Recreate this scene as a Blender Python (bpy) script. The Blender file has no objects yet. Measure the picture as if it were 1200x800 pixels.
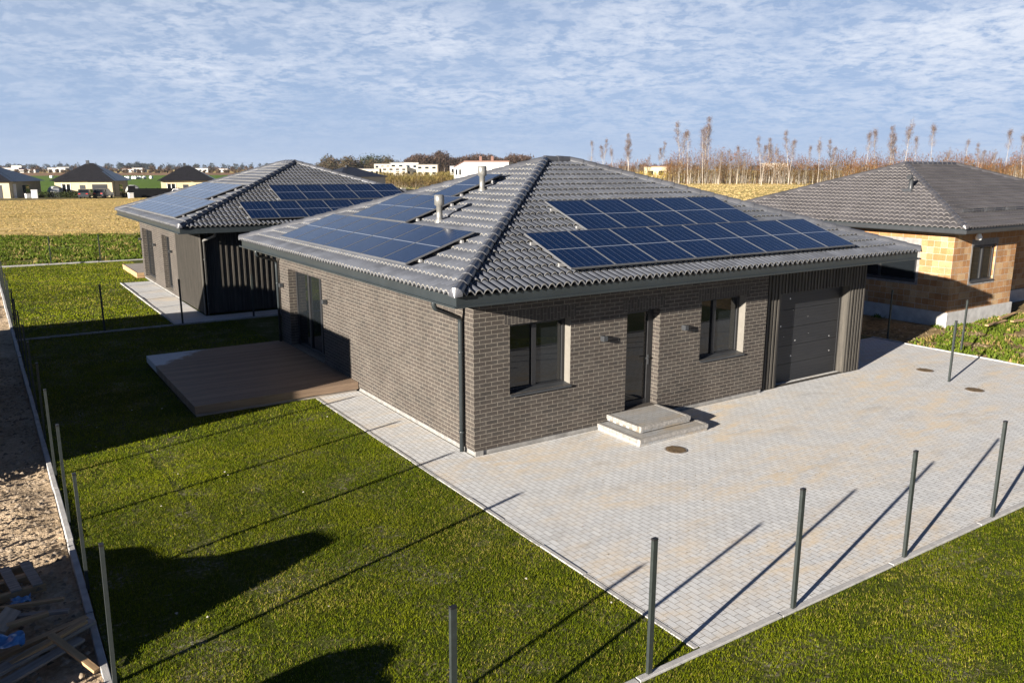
import bpy, math, random
import numpy as np
from mathutils import Vector, Matrix
R = math.radians
rng = np.random.default_rng(7)
random.seed(7)
scene = bpy.context.scene
COL = scene.collection

# ------------------------------------------------------------------ camera numbers
CAM = (-7.379, -12.437, 5.341)
FPX, PITCH, ROLL, YAW = 943.42, .2116, .0012, .5845
SUN_AZ, SUN_EL = 1.2894, .2325          # azimuth the light travels towards (from +y to +x), elevation

def polar(px, dist):
    """a ground point at a bearing (photo column) and a distance ahead of the camera"""
    b = math.atan((px - 600) / FPX * math.cos(PITCH)); a = YAW + b; dist = dist / math.cos(b)
    return CAM[0] + dist * math.sin(a), CAM[1] + dist * math.cos(a)

# ------------------------------------------------------------------ helpers
def tag(o, label=None, cat=None, group=None, kind=None):
    if label: o['label'] = label
    if cat: o['category'] = cat
    if group: o['group'] = group
    if kind: o['kind'] = kind
    return o

def empty(name, loc, rz=0, label=None, cat=None, group=None):
    o = bpy.data.objects.new(name, None); COL.objects.link(o)
    o.location = loc; o.rotation_euler = (0, 0, rz); o.empty_display_size = .2
    return tag(o, label, cat, group)

def link_mesh(name, me, mat=None, parent=None):
    if mat is not None: me.materials.append(mat)
    o = bpy.data.objects.new(name, me); COL.objects.link(o)
    if parent is not None: o.parent = parent
    return o

def np_mesh(name, V, F, mat=None, parent=None, cols=None, smooth=False):
    V = np.asarray(V, np.float32); F = np.asarray(F, np.int32)
    me = bpy.data.meshes.new(name)
    n, k = F.shape
    me.vertices.add(len(V)); me.vertices.foreach_set('co', V.ravel())
    me.loops.add(n * k); me.loops.foreach_set('vertex_index', F.ravel())
    me.polygons.add(n); me.polygons.foreach_set('loop_start', np.arange(0, n * k, k, dtype=np.int32))
    if smooth: me.polygons.foreach_set('use_smooth', np.ones(n, bool))
    if cols is not None:
        at = me.color_attributes.new('Col', 'FLOAT_COLOR', 'POINT')
        c = np.ones((len(V), 4), np.float32); c[:, :3] = cols
        at.data.foreach_set('color', c.ravel())
    me.update(calc_edges=True); me.validate()
    return link_mesh(name, me, mat, parent)

class MB:
    def __init__(s): s.v = []; s.f = []; s.sm = []
    def quad(s, *pts, smooth=False):
        b = len(s.v); s.v += [tuple(p) for p in pts]; s.f.append(tuple(range(b, b + len(pts)))); s.sm.append(smooth)
    def box(s, x0, y0, z0, x1, y1, z1, m=None):
        P = [(x, y, z) for z in (z0, z1) for y in (y0, y1) for x in (x0, x1)]
        if m: P = [m(*p) for p in P]
        b = len(s.v); s.v += [tuple(p) for p in P]
        for f in ((0, 2, 3, 1), (4, 5, 7, 6), (0, 1, 5, 4), (2, 6, 7, 3), (0, 4, 6, 2), (1, 3, 7, 5)):
            s.f.append(tuple(b + i for i in f)); s.sm.append(False)
        return s
    def tube(s, pts, r, n=10, cap=True):
        pts = [Vector(p) for p in pts]; rr = r if isinstance(r, (list, tuple)) else [r] * len(pts)
        b = len(s.v); up = None
        for i, p in enumerate(pts):
            d = (pts[min(i + 1, len(pts) - 1)] - pts[max(i - 1, 0)]).normalized()
            if up is None:
                up = Vector((0, 0, 1)) if abs(d.z) < .9 else Vector((1, 0, 0))
            a = d.cross(up).normalized(); c = a.cross(d).normalized(); up = c
            for k in range(n):
                t = 2 * math.pi * k / n
                s.v.append(tuple(p + (a * math.cos(t) + c * math.sin(t)) * rr[i]))
        for i in range(len(pts) - 1):
            for k in range(n):
                s.f.append((b + i * n + k, b + i * n + (k + 1) % n, b + (i + 1) * n + (k + 1) % n, b + (i + 1) * n + k)); s.sm.append(True)
        if cap:
            s.f.append(tuple(b + k for k in range(n))[::-1]); s.sm.append(False)
            e = b + (len(pts) - 1) * n
            s.f.append(tuple(e + k for k in range(n))); s.sm.append(False)
        return s
    def ring(s, x0, y0, x1, y1, prof):
        """sweep a closed profile of (outward, z) round a rectangle with mitred corners"""
        b = len(s.v); n = len(prof)
        for (o, z) in prof:
            s.v += [(x0 - o, y0 - o, z), (x1 + o, y0 - o, z), (x1 + o, y1 + o, z), (x0 - o, y1 + o, z)]
        for i in range(n):
            j = (i + 1) % n
            for k in range(4):
                l = (k + 1) % 4
                s.f.append((b + i * 4 + k, b + i * 4 + l, b + j * 4 + l, b + j * 4 + k)); s.sm.append(False)
        return s
    def build(s, name, mat=None, parent=None, bevel=0, recalc=True):
        me = bpy.data.meshes.new(name); me.from_pydata(s.v, [], s.f)
        me.polygons.foreach_set('use_smooth', s.sm)
        if recalc:
            import bmesh
            bm = bmesh.new(); bm.from_mesh(me); bmesh.ops.recalc_face_normals(bm, faces=bm.faces); bm.to_mesh(me); bm.free()
        me.update()
        o = link_mesh(name, me, mat, parent)
        if bevel:
            m = o.modifiers.new('Bevel', 'BEVEL'); m.width = bevel; m.segments = 2; m.limit_method = 'ANGLE'
        return o

def children(o): return [c for c in bpy.data.objects if c.parent == o]
def copy_tree(o, kids, parent=None):
    """kids: dict name -> list of children, prepared once"""
    c = o.copy(); COL.objects.link(c); c.parent = parent
    for ch in kids.get(o.name, ()): copy_tree(ch, kids, c)
    return c
def kids_of(o):
    d = {}
    def walk(x):
        d[x.name] = children(x)
        for c in d[x.name]: walk(c)
    walk(o); return d

# ------------------------------------------------------------------ materials
class NT:
    def __init__(s, name):
        s.m = bpy.data.materials.new(name); s.m.use_nodes = True
        s.t = s.m.node_tree; s.t.nodes.clear()
        s.out = s.n('ShaderNodeOutputMaterial'); s.b = s.n('ShaderNodeBsdfPrincipled')
        s.l(s.b.outputs[0], s.out.inputs[0])
    def n(s, k, **kw):
        x = s.t.nodes.new(k)
        for a, v in kw.items(): setattr(x, a, v)
        return x
    def l(s, a, b): s.t.links.new(a, b)
    def set(s, node, **kw):
        for k, v in kw.items():
            i = node.inputs[k.replace('_', ' ')] if k.replace('_', ' ') in node.inputs else node.inputs[k]
            if hasattr(v, 'links'): s.l(v, i)
            else: i.default_value = v
        return node
    def math(s, op, a, b=0., clamp=False):
        x = s.n('ShaderNodeMath', operation=op); x.use_clamp = clamp
        for i, v in enumerate((a, b)):
            if hasattr(v, 'links'): s.l(v, x.inputs[i])
            else: x.inputs[i].default_value = v
        return x.outputs[0]
    def noise(s, vec, scale, detail=4, rough=.6, dist=0):
        x = s.n('ShaderNodeTexNoise'); s.l(vec, x.inputs['Vector'])
        x.inputs['Scale'].default_value = scale; x.inputs['Detail'].default_value = detail
        x.inputs['Roughness'].default_value = rough; x.inputs['Distortion'].default_value = dist
        return x.outputs['Fac']
    def ramp(s, fac, *stops, interp='LINEAR'):
        x = s.n('ShaderNodeValToRGB'); s.l(fac, x.inputs[0]); e = x.color_ramp.elements; x.color_ramp.interpolation = interp
        while len(e) < len(stops): e.new(.5)
        for el, (p, c) in zip(e, stops):
            el.position = p; el.color = (*c, 1) if isinstance(c, (tuple, list)) else (c, c, c, 1)
        return x.outputs[0]
    def mix(s, fac, a, b, blend='MIX'):
        x = s.n('ShaderNodeMix', data_type='RGBA', blend_type=blend)
        for i, v in ((0, fac), (6, a), (7, b)):
            if hasattr(v, 'links'): s.l(v, x.inputs[i])
            elif i: x.inputs[i].default_value = (*v, 1)
            else: x.inputs[i].default_value = v
        return x.outputs[2]
    def obj(s): return s.n('ShaderNodeTexCoord').outputs['Object']
    def world(s): return s.n('ShaderNodeNewGeometry').outputs['Position']
    def comb(s, x, y, z=0.):
        c = s.n('ShaderNodeCombineXYZ')
        for i, v in enumerate((x, y, z)):
            if hasattr(v, 'links'): s.l(v, c.inputs[i])
            else: c.inputs[i].default_value = v
        return c.outputs[0]
    def sep(s, v):
        x = s.n('ShaderNodeSeparateXYZ'); s.l(v, x.inputs[0]); return x.outputs
    def bump(s, h, strength=.5, dist=.01):
        x = s.n('ShaderNodeBump'); s.l(h, x.inputs['Height']); x.inputs['Strength'].default_value = strength; x.inputs['Distance'].default_value = dist
        s.l(x.outputs[0], s.b.inputs['Normal'])
    def wallvec(s):
        """(horizontal run, height) for walls that face along x or y"""
        o = s.sep(s.obj()); n = s.sep(s.n('ShaderNodeNewGeometry').outputs['True Normal'])
        f = s.math('GREATER_THAN', s.math('ABSOLUTE', n[1]), .5)
        u = s.math('ADD', s.math('MULTIPLY', f, o[0]), s.math('MULTIPLY', s.math('SUBTRACT', 1., f), o[1]))
        return s.comb(u, o[2])
    def done(s, color=None, rough=None, metal=None, spec=None):
        for k, v in (('Base Color', color), ('Roughness', rough), ('Metallic', metal), ('Specular IOR Level', spec)):
            if v is None: continue
            if hasattr(v, 'links'): s.l(v, s.b.inputs[k])
            else: s.b.inputs[k].default_value = (*v, 1) if isinstance(v, tuple) else v
        return s.m

def pmat(name, c, rough=.6, metal=0., var=.18, scale=6., bump=0., bscale=40., spec=.5, stretch=None):
    t = NT(name); v = t.obj()
    if stretch:
        mp = t.n('ShaderNodeMapping'); t.l(v, mp.inputs[0]); mp.inputs['Scale'].default_value = stretch; v = mp.outputs[0]
    f = t.noise(v, scale)
    col = t.ramp(f, (.3, tuple(x * (1 - var) for x in c)), (.7, tuple(min(1, x * (1 + var)) for x in c)))
    if bump: t.bump(t.noise(v, bscale, 3), bump, .01)
    rg = t.ramp(t.noise(v, scale * 2.3), (.3, max(.02, rough * .85)), (.7, min(1, rough * 1.15)))
    return t.done(col, rg, metal, spec)

def brick_mat(name, c1, c2, mortar, w, h, ms, rot=False, var=.25, bump=.6, extra=None):
    t = NT(name); v = t.wallvec()
    if rot:
        s = t.sep(v); v = t.comb(s[1], s[0])
    b = t.n('ShaderNodeTexBrick'); t.l(v, b.inputs['Vector'])
    t.set(b, Color1=(*c1, 1), Color2=(*c2, 1), Mortar=(*mortar, 1), Scale=1.)
    b.inputs['Mortar Size'].default_value = ms; b.inputs['Mortar Smooth'].default_value = .15
    b.inputs['Brick Width'].default_value = w; b.inputs['Row Height'].default_value = h; b.inputs['Bias'].default_value = 0
    o = t.obj()
    n1 = t.noise(o, 1.3, 5); n2 = t.noise(o, 26, 3)
    col = b.outputs['Color']
    if extra:   # a third tone on some bricks, by cell noise over the brick grid
        s = t.sep(v)
        row = t.math('FLOOR', t.math('DIVIDE', s[1], h))
        sh = t.math('MULTIPLY', t.math('MODULO', t.math('ABSOLUTE', row), 2.), .5)
        cell = t.math('FLOOR', t.math('ADD', t.math('DIVIDE', s[0], w), sh))
        wn = t.n('ShaderNodeTexWhiteNoise', noise_dimensions='2D'); t.l(t.comb(cell, row), wn.inputs['Vector'])
        sel = t.math('MULTIPLY', t.ramp(wn.outputs['Value'], (.5, 0.), (.56, 1.)), t.math('SUBTRACT', 1., b.outputs['Fac']))
        col = t.mix(t.math('MULTIPLY', sel, .75), col, extra)
    k = t.ramp(n1, (.25, 1 - var), (.75, 1 + var * .6)); k2 = t.ramp(n2, (.25, 1 - var * .8), (.75, 1 + var * .5))
    col = t.mix(1., t.mix(1., col, k, 'MULTIPLY'), k2, 'MULTIPLY')
    hgt = t.math('ADD', t.math('MULTIPLY', t.math('SUBTRACT', 1., b.outputs['Fac']), 1.), t.math('MULTIPLY', n2, .35))
    t.bump(hgt, bump, .008)
    return t.done(col, .85, 0., .25)

M = {}
M['brick'] = brick_mat('brick', (.070, .061, .053), (.046, .041, .037), (.20, .18, .15), .26, .083, .0052, extra=(.056, .047, .041))
M['soldier'] = brick_mat('soldier_brick', (.06, .053, .047), (.042, .038, .035), (.14, .127, .108), .26, .083, .0052, rot=True)
M['block'] = brick_mat('clay_block', (.37, .19, .08), (.45, .31, .17), (.38, .35, .30), .46, .225, .007, var=.35, bump=.5, extra=(.30, .145, .055))
M['plinth'] = pmat('plinth_render', (.20, .195, .185), .9, var=.3, scale=5, bump=.4, bscale=60)
M['concrete'] = pmat('concrete', (.36, .355, .345), .9, var=.2, scale=4, bump=.3, bscale=70)
M['plaster'] = pmat('reveal_plaster', (.15, .14, .122), .9, var=.1)
M['side_plinth'] = pmat('side_plinth', (.19, .187, .178), .9, var=.3, scale=6, bump=.3, bscale=60)
M['edging'] = pmat('edging_block', (.22, .21, .195), .9, var=.25, scale=14, bump=.3, bscale=70)
M['kerb'] = pmat('kerb_concrete', (.36, .355, .345), .9, var=.2, scale=5, bump=.3, bscale=70)
M['fascia'] = pmat('fascia_metal', (.024, .030, .033), .34, 0., var=.1, scale=2)
M['dark_metal'] = pmat('dark_metal', (.035, .038, .042), .4, 0., var=.15)
M['frame'] = pmat('frame_dark', (.012, .0125, .014), .55, 0., var=.1)
M['post'] = pmat('post_metal', (.032, .039, .038), .42, .2, var=.15, scale=12)
M['cap'] = pmat('black_plastic', (.012, .012, .013), .45, 0.)
M['soffit'] = pmat('soffit', (.05, .05, .052), .6)
M['alu'] = pmat('aluminium', (.15, .155, .165), .4, .4, var=.08)
M['rail'] = pmat('rail_aluminium', (.3, .3, .3), .45, .3, var=.08)
M['galv'] = pmat('galvanised', (.20, .198, .185), .4, .4, var=.2, scale=9)
M['white'] = pmat('white_paint', (.75, .75, .73), .5, var=.06)
M['cream'] = pmat('cream_render', (.46, .39, .25), .85, var=.1, scale=1)
M['white_render'] = pmat('white_render', (.42, .415, .40), .85, var=.08, scale=1)
M['beige_render'] = pmat('beige_render', (.45, .40, .33), .85, var=.12, scale=1)
M['black_tile'] = pmat('black_roof', (.018, .0175, .019), .30, var=.3, scale=3)
M['brown_roof'] = pmat('brown_roof', (.12, .05, .03), .6)
M['stone'] = pmat('grey_stone', (.2, .19, .18), .9, var=.3)
M['rust'] = pmat('cast_iron', (.13, .09, .05), .7, .3, var=.4, scale=20, bump=.6, bscale=50)
M['blacktarp'] = pmat('dark_fence', (.006, .006, .007), .9, spec=.05)
M['greenhouse'] = pmat('greenhouse_film', (.3, .3, .29), .35, var=.2, scale=2)
M['carpaint'] = pmat('dark_car_paint', (.03, .035, .04), .18, 0., var=.05)
M['carwhite'] = pmat('white_car_paint', (.75, .76, .78), .2, 0., var=.05)
M['tyre'] = pmat('tyre', (.02, .02, .02), .8)
M['redlamp'] = pmat('red_lens', (.4, .02, .02), .3)

def glass_mat():
    t = NT('window_glass'); t.bump(t.noise(t.obj(), .9, 1), .02, .02)
    return t.done((.008, .010, .012), .02, 0., .65)
M['glass'] = glass_mat()

def cladding_mat():
    t = NT('timber_cladding'); o = t.obj()
    mp = t.n('ShaderNodeMapping'); t.l(o, mp.inputs[0]); mp.inputs['Scale'].default_value = (9, 9, .7)
    f = t.noise(mp.outputs[0], 2.2, 6, .65)
    s = t.sep(t.wallvec())
    wn = t.n('ShaderNodeTexWhiteNoise', noise_dimensions='1D'); t.l(t.math('FLOOR', t.math('DIVIDE', s[0], .075)), wn.inputs['W'])
    col = t.ramp(f, (.25, (.030, .028, .025)), (.75, (.074, .067, .056)))
    col = t.mix(1., col, t.ramp(wn.outputs[0], (0, .72), (1, 1.2)), 'MULTIPLY')
    t.bump(f, .3, .006)
    return t.done(col, .7, 0., .3)
M['cladding'] = cladding_mat()

def garage_mat():
    t = NT('garage_door'); o = t.obj()
    mp = t.n('ShaderNodeMapping'); t.l(o, mp.inputs[0]); mp.inputs['Scale'].default_value = (1.2, 1, 26)
    f = t.noise(mp.outputs[0], 1.6, 5, .6)
    col = t.ramp(f, (.3, (.011, .012, .0145)), (.7, (.020, .021, .023)))
    z = t.sep(o)[2]; rb = t.ramp(t.math('ABSOLUTE', t.math('SINE', t.math('MULTIPLY', z, 40.))), (0., .35), (.25, 1.))
    col = t.mix(1., col, rb, 'MULTIPLY')
    t.bump(t.math('ADD', f, rb), .4, .004)
    return t.done(col, .5, 0., .4)
M['garage'] = garage_mat()

def tile_mat(name, c, rough=.42):
    t = NT(name); o = t.obj(); w = t.n('ShaderNodeTexWhiteNoise', noise_dimensions='3D')
    s = t.sep(o)
    t.l(t.comb(t.math('FLOOR', t.math('DIVIDE', s[0], .34)), t.math('FLOOR', t.math('DIVIDE', s[1], .33)), t.math('FLOOR', t.math('DIVIDE', s[2], .123))), w.inputs['Vector'])
    k = t.ramp(w.outputs['Value'], (0, .86), (1, 1.14))
    n = t.ramp(t.noise(o, 1.1, 6, .7), (.3, .76), (.7, 1.25))
    col = t.mix(1., t.mix(1., c, k, 'MULTIPLY'), n, 'MULTIPLY')
    t.bump(t.noise(o, 55, 2), .12, .004)
    return t.done(col, t.ramp(t.noise(o, 3, 3), (.3, rough * .85), (.7, rough * 1.25)), 0., .5)
M['tile'] = tile_mat('concrete_roof_tile', (.068, .074, .088), .30)
M['tile_edge'] = pmat('tile_edge_cement', (.17, .165, .15), .8, var=.25, scale=8)
M['tile2'] = tile_mat('grey_roof_tile', (.052, .050, .053), .32)
M['tile2_edge'] = pmat('grey_tile_edge', (.14, .13, .125), .7, var=.25, scale=8)
M['hip'] = tile_mat('hip_cap_tile', (.062, .065, .074), .28)

def panel_mat():
    t = NT('solar_cells'); s = t.sep(t.obj())
    def line(x, period, half, off=0.):
        f = t.math('FRACT', t.math('ADD', t.math('DIVIDE', x, period), off))
        d = t.math('MULTIPLY', t.math('MINIMUM', f, t.math('SUBTRACT', 1., f)), period)
        return t.math('LESS_THAN', d, half)
    cols = line(s[0], 1.06 / 6, .0035)
    rows = line(s[1], 1.60 / 20, .0012)
    bus = line(s[0], 1.06 / 54, .0005)
    mid = t.math('LESS_THAN', t.math('ABSOLUTE', s[1]), .010)
    base = t.ramp(t.noise(t.obj(), 5, 2), (.3, (.001, .0075, .030)), (.7, (.0018, .011, .042)))
    col = t.mix(t.math('MULTIPLY', bus, .1), base, (.2, .22, .26))
    col = t.mix(t.math('MULTIPLY', rows, .12), col, (.25, .27, .3))
    col = t.mix(t.math('MULTIPLY', cols, .4), col, (.30, .33, .38))
    col = t.mix(t.math('MULTIPLY', mid, .7), col, (.40, .43, .47))
    t.b.inputs['Coat Weight'].default_value = .25; t.b.inputs['Coat Roughness'].default_value = .05
    return t.done(col, .14, 0., .4)
M['cells'] = panel_mat()

def paver_mat(name, along_y=True, tone=1.):
    t = NT(name); o = t.obj(); s = t.sep(o)
    v = t.comb(s[1], s[0]) if along_y else t.comb(s[0], s[1])
    b = t.n('ShaderNodeTexBrick'); t.l(v, b.inputs['Vector'])
    t.set(b, Color1=(.59 * tone, .60 * tone, .60 * tone, 1), Color2=(.51 * tone, .52 * tone, .525 * tone, 1), Mortar=(.15, .135, .11, 1), Scale=1.)
    b.inputs['Mortar Size'].default_value = .0042; b.inputs['Mortar Smooth'].default_value = .3
    b.inputs['Brick Width'].default_value = .2; b.inputs['Row Height'].default_value = .1
    col = b.outputs['Color']
    mp = t.n('ShaderNodeMapping'); t.l(o, mp.inputs[0]); mp.inputs['Scale'].default_value = (.55, 1.5, 1)
    n0 = t.noise(mp.outputs[0], .45, 5, .65); n1 = t.noise(mp.outputs[0], 2.4, 6, .7); n2 = t.noise(o, 40, 3)
    sand = t.math('MULTIPLY', t.ramp(n0, (.43, 0.), (.62, 1.)), t.ramp(n1, (.40, 0.), (.62, 1.)))
    col = t.mix(t.math('MULTIPLY', sand, .8), col, (.62 * tone, .50 * tone, .34 * tone))
    dirt = t.ramp(t.noise(mp.outputs[0], 1.1, 8, .75), (.54, 0.), (.72, 1.))
    col = t.mix(t.math('MULTIPLY', dirt, .45), col, (.26, .23, .19))
    col = t.mix(1., col, t.ramp(n2, (.2, .80), (.8, 1.12)), 'MULTIPLY')
    t.bump(t.math('ADD', t.math('SUBTRACT', 1., b.outputs['Fac']), t.math('MULTIPLY', n2, .5)), .35, .006)
    return t.done(col, .85, 0., .25)
M['paver'] = paver_mat('concrete_pavers')
M['paver_x'] = paver_mat('step_pavers', False, .5)
M['slab'] = paver_mat('path_pavers', False, 1.)

def deck_mat():
    t = NT('deck_wood'); o = t.obj(); s = t.sep(o)
    mp = t.n('ShaderNodeMapping'); t.l(o, mp.inputs[0]); mp.inputs['Scale'].default_value = (.7, 9, 9)
    f = t.noise(mp.outputs[0], 2.5, 6, .65)
    wn = t.n('ShaderNodeTexWhiteNoise', noise_dimensions='1D'); t.l(t.math('FLOOR', t.math('DIVIDE', s[1], .144)), wn.inputs['W'])
    col = t.ramp(f, (.25, (.165, .112, .076)), (.75, (.30, .21, .14)))
    col = t.mix(1., col, t.ramp(wn.outputs[0], (0, .8), (1, 1.15)), 'MULTIPLY')
    # hoar frost left on the outer far corner
    d = t.math('ADD', t.math('ADD', t.math('MULTIPLY', t.math('ADD', s[0], 3.8), -.52), t.math('MULTIPLY', t.math('SUBTRACT', s[1], 11.3), .50)), 1.02)
    wet = t.ramp(t.math('ADD', d, t.math('MULTIPLY', t.math('SUBTRACT', t.noise(o, 3.2, 5), .5), .7)), (.22, 0.), (.38, 1.))
    t.bump(t.math('MULTIPLY', f, t.math('SUBTRACT', 1., wet)), .3, .006)
    col = t.mix(t.math('MULTIPLY', wet, .9), col, (.55, .60, .64))
    return t.done(col, .6, 0., .5)
M['deck'] = deck_mat()
M['plank'] = pmat('sawn_plank', (.36, .235, .12), .8, var=.35, scale=2, stretch=(1, 9, 9), bump=.3, bscale=8)
M['plank_grey'] = pmat('weathered_plank', (.25, .22, .19), .85, var=.35, scale=2, stretch=(1, 9, 9), bump=.3, bscale=8)

def attr_mat(name, rough=.7, spec=.2, trans=0.):
    t = NT(name); a = t.n('ShaderNodeAttribute'); a.attribute_name = 'Col'
    if trans:
        tr = t.n('ShaderNodeBsdfTranslucent'); t.l(a.outputs['Color'], tr.inputs[0])
        mx = t.n('ShaderNodeMixShader'); mx.inputs[0].default_value = trans
        t.l(t.b.outputs[0], mx.inputs[1]); t.l(tr.outputs[0], mx.inputs[2]); t.l(mx.outputs[0], t.out.inputs[0])
    return t.done(a.outputs['Color'], rough, 0., spec)
M['blade'] = attr_mat('grass_blade', .65, .1, .3)
M['twig'] = attr_mat('twigs', .8, .1)

def field_mat(name, stops, scale=.5, fine=9., bump=.6, rows=None, mix=.5, bdist=.05):
    t = NT(name); o = t.obj()
    n = t.noise(o, scale, 8, .7); f = t.noise(o, fine, 4, .7)
    k = t.math('ADD', t.math('MULTIPLY', n, 1 - mix), t.math('MULTIPLY', f, mix))
    if rows:
        mp = t.n('ShaderNodeMapping'); t.l(o, mp.inputs[0]); mp.inputs['Rotation'].default_value = (0, 0, rows[0]); mp.inputs['Scale'].default_value = (rows[1], rows[2], 1)
        k = t.math('ADD', t.math('MULTIPLY', k, .6), t.math('MULTIPLY', t.noise(mp.outputs[0], 1., 6, .7), .4))
    col = t.ramp(k, *stops)
    t.bump(f, bump, bdist)
    return t.done(col, .95, 0., .1)
M['lawn'] = field_mat('lawn_soil', ((.36, (.030, .042, .005)), (.50, (.055, .068, .008)), (.57, (.11, .10, .05)), (.64, (.30, .28, .24))), .9, 17, .7, bdist=.03)
M['meadow'] = field_mat('dry_meadow', ((.40, (.24, .19, .05)), (.5, (.48, .36, .12)), (.60, (.62, .47, .22))), .045, .8, .6)
M['weed'] = field_mat('weedy_field', ((.36, (.030, .045, .010)), (.48, (.085, .105, .02)), (.6, (.30, .21, .07))), .35, 3, .9)
M['stubble'] = field_mat('stubble', ((.34, (.20, .17, .05)), (.46, (.42, .30, .105)), (.60, (.56, .42, .19))), .09, 1.6, .9, rows=(.12, .03, .45))
M['green'] = field_mat('winter_crop', ((.35, (.055, .10, .012)), (.5, (.085, .15, .016)), (.65, (.12, .19, .025))), .03, .4, .3)
M['ploughed'] = field_mat('ploughed', ((.35, (.12, .06, .03)), (.5, (.22, .13, .07)), (.65, (.33, .22, .14))), .02, .3, .3)
M['dirt'] = field_mat('bare_dirt', ((.30, (.09, .066, .04)), (.42, (.30, .225, .145)), (.56, (.50, .39, .27)), (.70, (.6, .5, .39))), .8, 11, 1., mix=.45, bdist=.06)
M['yard'] = field_mat('yard_soil', ((.35, (.05, .045, .02)), (.5, (.14, .12, .05)), (.65, (.3, .22, .12))), .3, 3, .6)
M['lot'] = field_mat('rough_lot', ((.34, (.06, .05, .025)), (.46, (.17, .125, .06)), (.6, (.36, .26, .13)), (.72, (.45, .36, .24))), .9, 6, 1., bdist=.08)

# ------------------------------------------------------------------ world, sun, camera
w = bpy.data.worlds.new('World'); scene.world = w; w.use_nodes = True
nt = w.node_tree; nt.nodes.clear()
def wn(k, **kw):
    x = nt.nodes.new(k)
    for a, v in kw.items(): setattr(x, a, v)
    return x
def wm(op, a, b=0.):
    x = wn('ShaderNodeMath', operation=op)
    for i, v in enumerate((a, b)):
        if hasattr(v, 'links'): nt.links.new(v, x.inputs[i])
        else: x.inputs[i].default_value = v
    return x.outputs[0]
sky = wn('ShaderNodeTexSky', sky_type='NISHITA'); sky.sun_disc = False
sky.sun_elevation = SUN_EL; sky.sun_rotation = SUN_AZ + math.pi
sky.altitude = 4000; sky.air_density = .35; sky.dust_density = .1; sky.ozone_density = 1.6
tc = wn('ShaderNodeTexCoord'); sp = wn('ShaderNodeSeparateXYZ'); nt.links.new(tc.outputs['Generated'], sp.inputs[0])
zz = wm('ADD', wm('MAXIMUM', sp.outputs[2], 0.), .19)
# turn the axes so cloud bands run across the view
ca, sa = math.cos(YAW + .12), math.sin(YAW + .12)
uu = wm('SUBTRACT', wm('MULTIPLY', sp.outputs[0], ca), wm('MULTIPLY', sp.outputs[1], sa))
vv = wm('ADD', wm('MULTIPLY', sp.outputs[0], sa), wm('MULTIPLY', sp.outputs[1], ca))
cb = wn('ShaderNodeCombineXYZ'); nt.links.new(wm('DIVIDE', uu, zz), cb.inputs[0]); nt.links.new(wm('DIVIDE', vv, zz), cb.inputs[1])
def wnoise(scale, detail, rough, dist=0.):
    x = wn('ShaderNodeTexNoise'); nt.links.new(cb.outputs[0], x.inputs['Vector'])
    x.inputs['Scale'].default_value = scale; x.inputs['Detail'].default_value = detail; x.inputs['Roughness'].default_value = rough; x.inputs['Distortion'].default_value = dist
    return x.outputs['Fac']
def wramp(f, *stops):
    x = wn('ShaderNodeValToRGB'); nt.links.new(f, x.inputs[0]); e = x.color_ramp.elements
    while len(e) < len(stops): e.new(.5)
    for el, (p, c) in zip(e, stops): el.position = p; el.color = (*c, 1) if isinstance(c, tuple) else (c, c, c, 1)
    return x.outputs[0]
na = wnoise(7.5, 6, .66, .5); nb = wnoise(21., 4, .6, .3); big = wnoise(1.1, 3, .55, .6); mid = wnoise(2.8, 4, .6, .4)
flake = wm('ADD', wm('MULTIPLY', na, .62), wm('MULTIPLY', nb, .38))
# more broken cloud to the right and overhead, a smoother grey veil to the left
side = wm('ADD', wm('MULTIPLY', uu, .16), wm('ADD', wm('MULTIPLY', big, .9), wm('MULTIPLY', mid, .25)))
cov = wramp(side, (.42, 0.), (.74, 1.))
fl = wramp(wm('ADD', flake, wm('MULTIPLY', cov, .06)), (.46, 0.), (.53, .55), (.63, 1.))
fade = wramp(sp.outputs[2], (.0, .10), (.035, .35), (.08, .8), (.14, 1.), (.23, .7), (.40, .0))  # cloud thinned out above the view to keep its fill light low
veil = wm('MULTIPLY', mid, .30)
front = wramp(vv, (.30, 0.), (.62, 1.))      # cloud and haze masked to the view side, cutting fill light on walls
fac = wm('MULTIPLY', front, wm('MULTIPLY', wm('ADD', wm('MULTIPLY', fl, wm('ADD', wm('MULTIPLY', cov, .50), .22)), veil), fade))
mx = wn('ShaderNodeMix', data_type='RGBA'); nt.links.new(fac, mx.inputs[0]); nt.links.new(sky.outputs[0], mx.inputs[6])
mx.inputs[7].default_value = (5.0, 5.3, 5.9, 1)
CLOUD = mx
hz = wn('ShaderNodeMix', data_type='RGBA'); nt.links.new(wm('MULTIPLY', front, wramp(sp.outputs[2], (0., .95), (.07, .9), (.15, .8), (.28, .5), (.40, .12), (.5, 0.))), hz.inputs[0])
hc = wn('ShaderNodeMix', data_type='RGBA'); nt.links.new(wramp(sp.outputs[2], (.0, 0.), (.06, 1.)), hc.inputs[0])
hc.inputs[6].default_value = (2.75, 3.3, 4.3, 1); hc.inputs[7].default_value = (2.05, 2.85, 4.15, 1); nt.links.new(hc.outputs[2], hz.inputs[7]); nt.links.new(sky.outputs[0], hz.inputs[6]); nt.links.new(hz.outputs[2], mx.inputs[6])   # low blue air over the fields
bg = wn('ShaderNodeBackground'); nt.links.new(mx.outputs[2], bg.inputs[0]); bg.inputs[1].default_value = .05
wo = wn('ShaderNodeOutputWorld'); nt.links.new(bg.outputs[0], wo.inputs[0])

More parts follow.
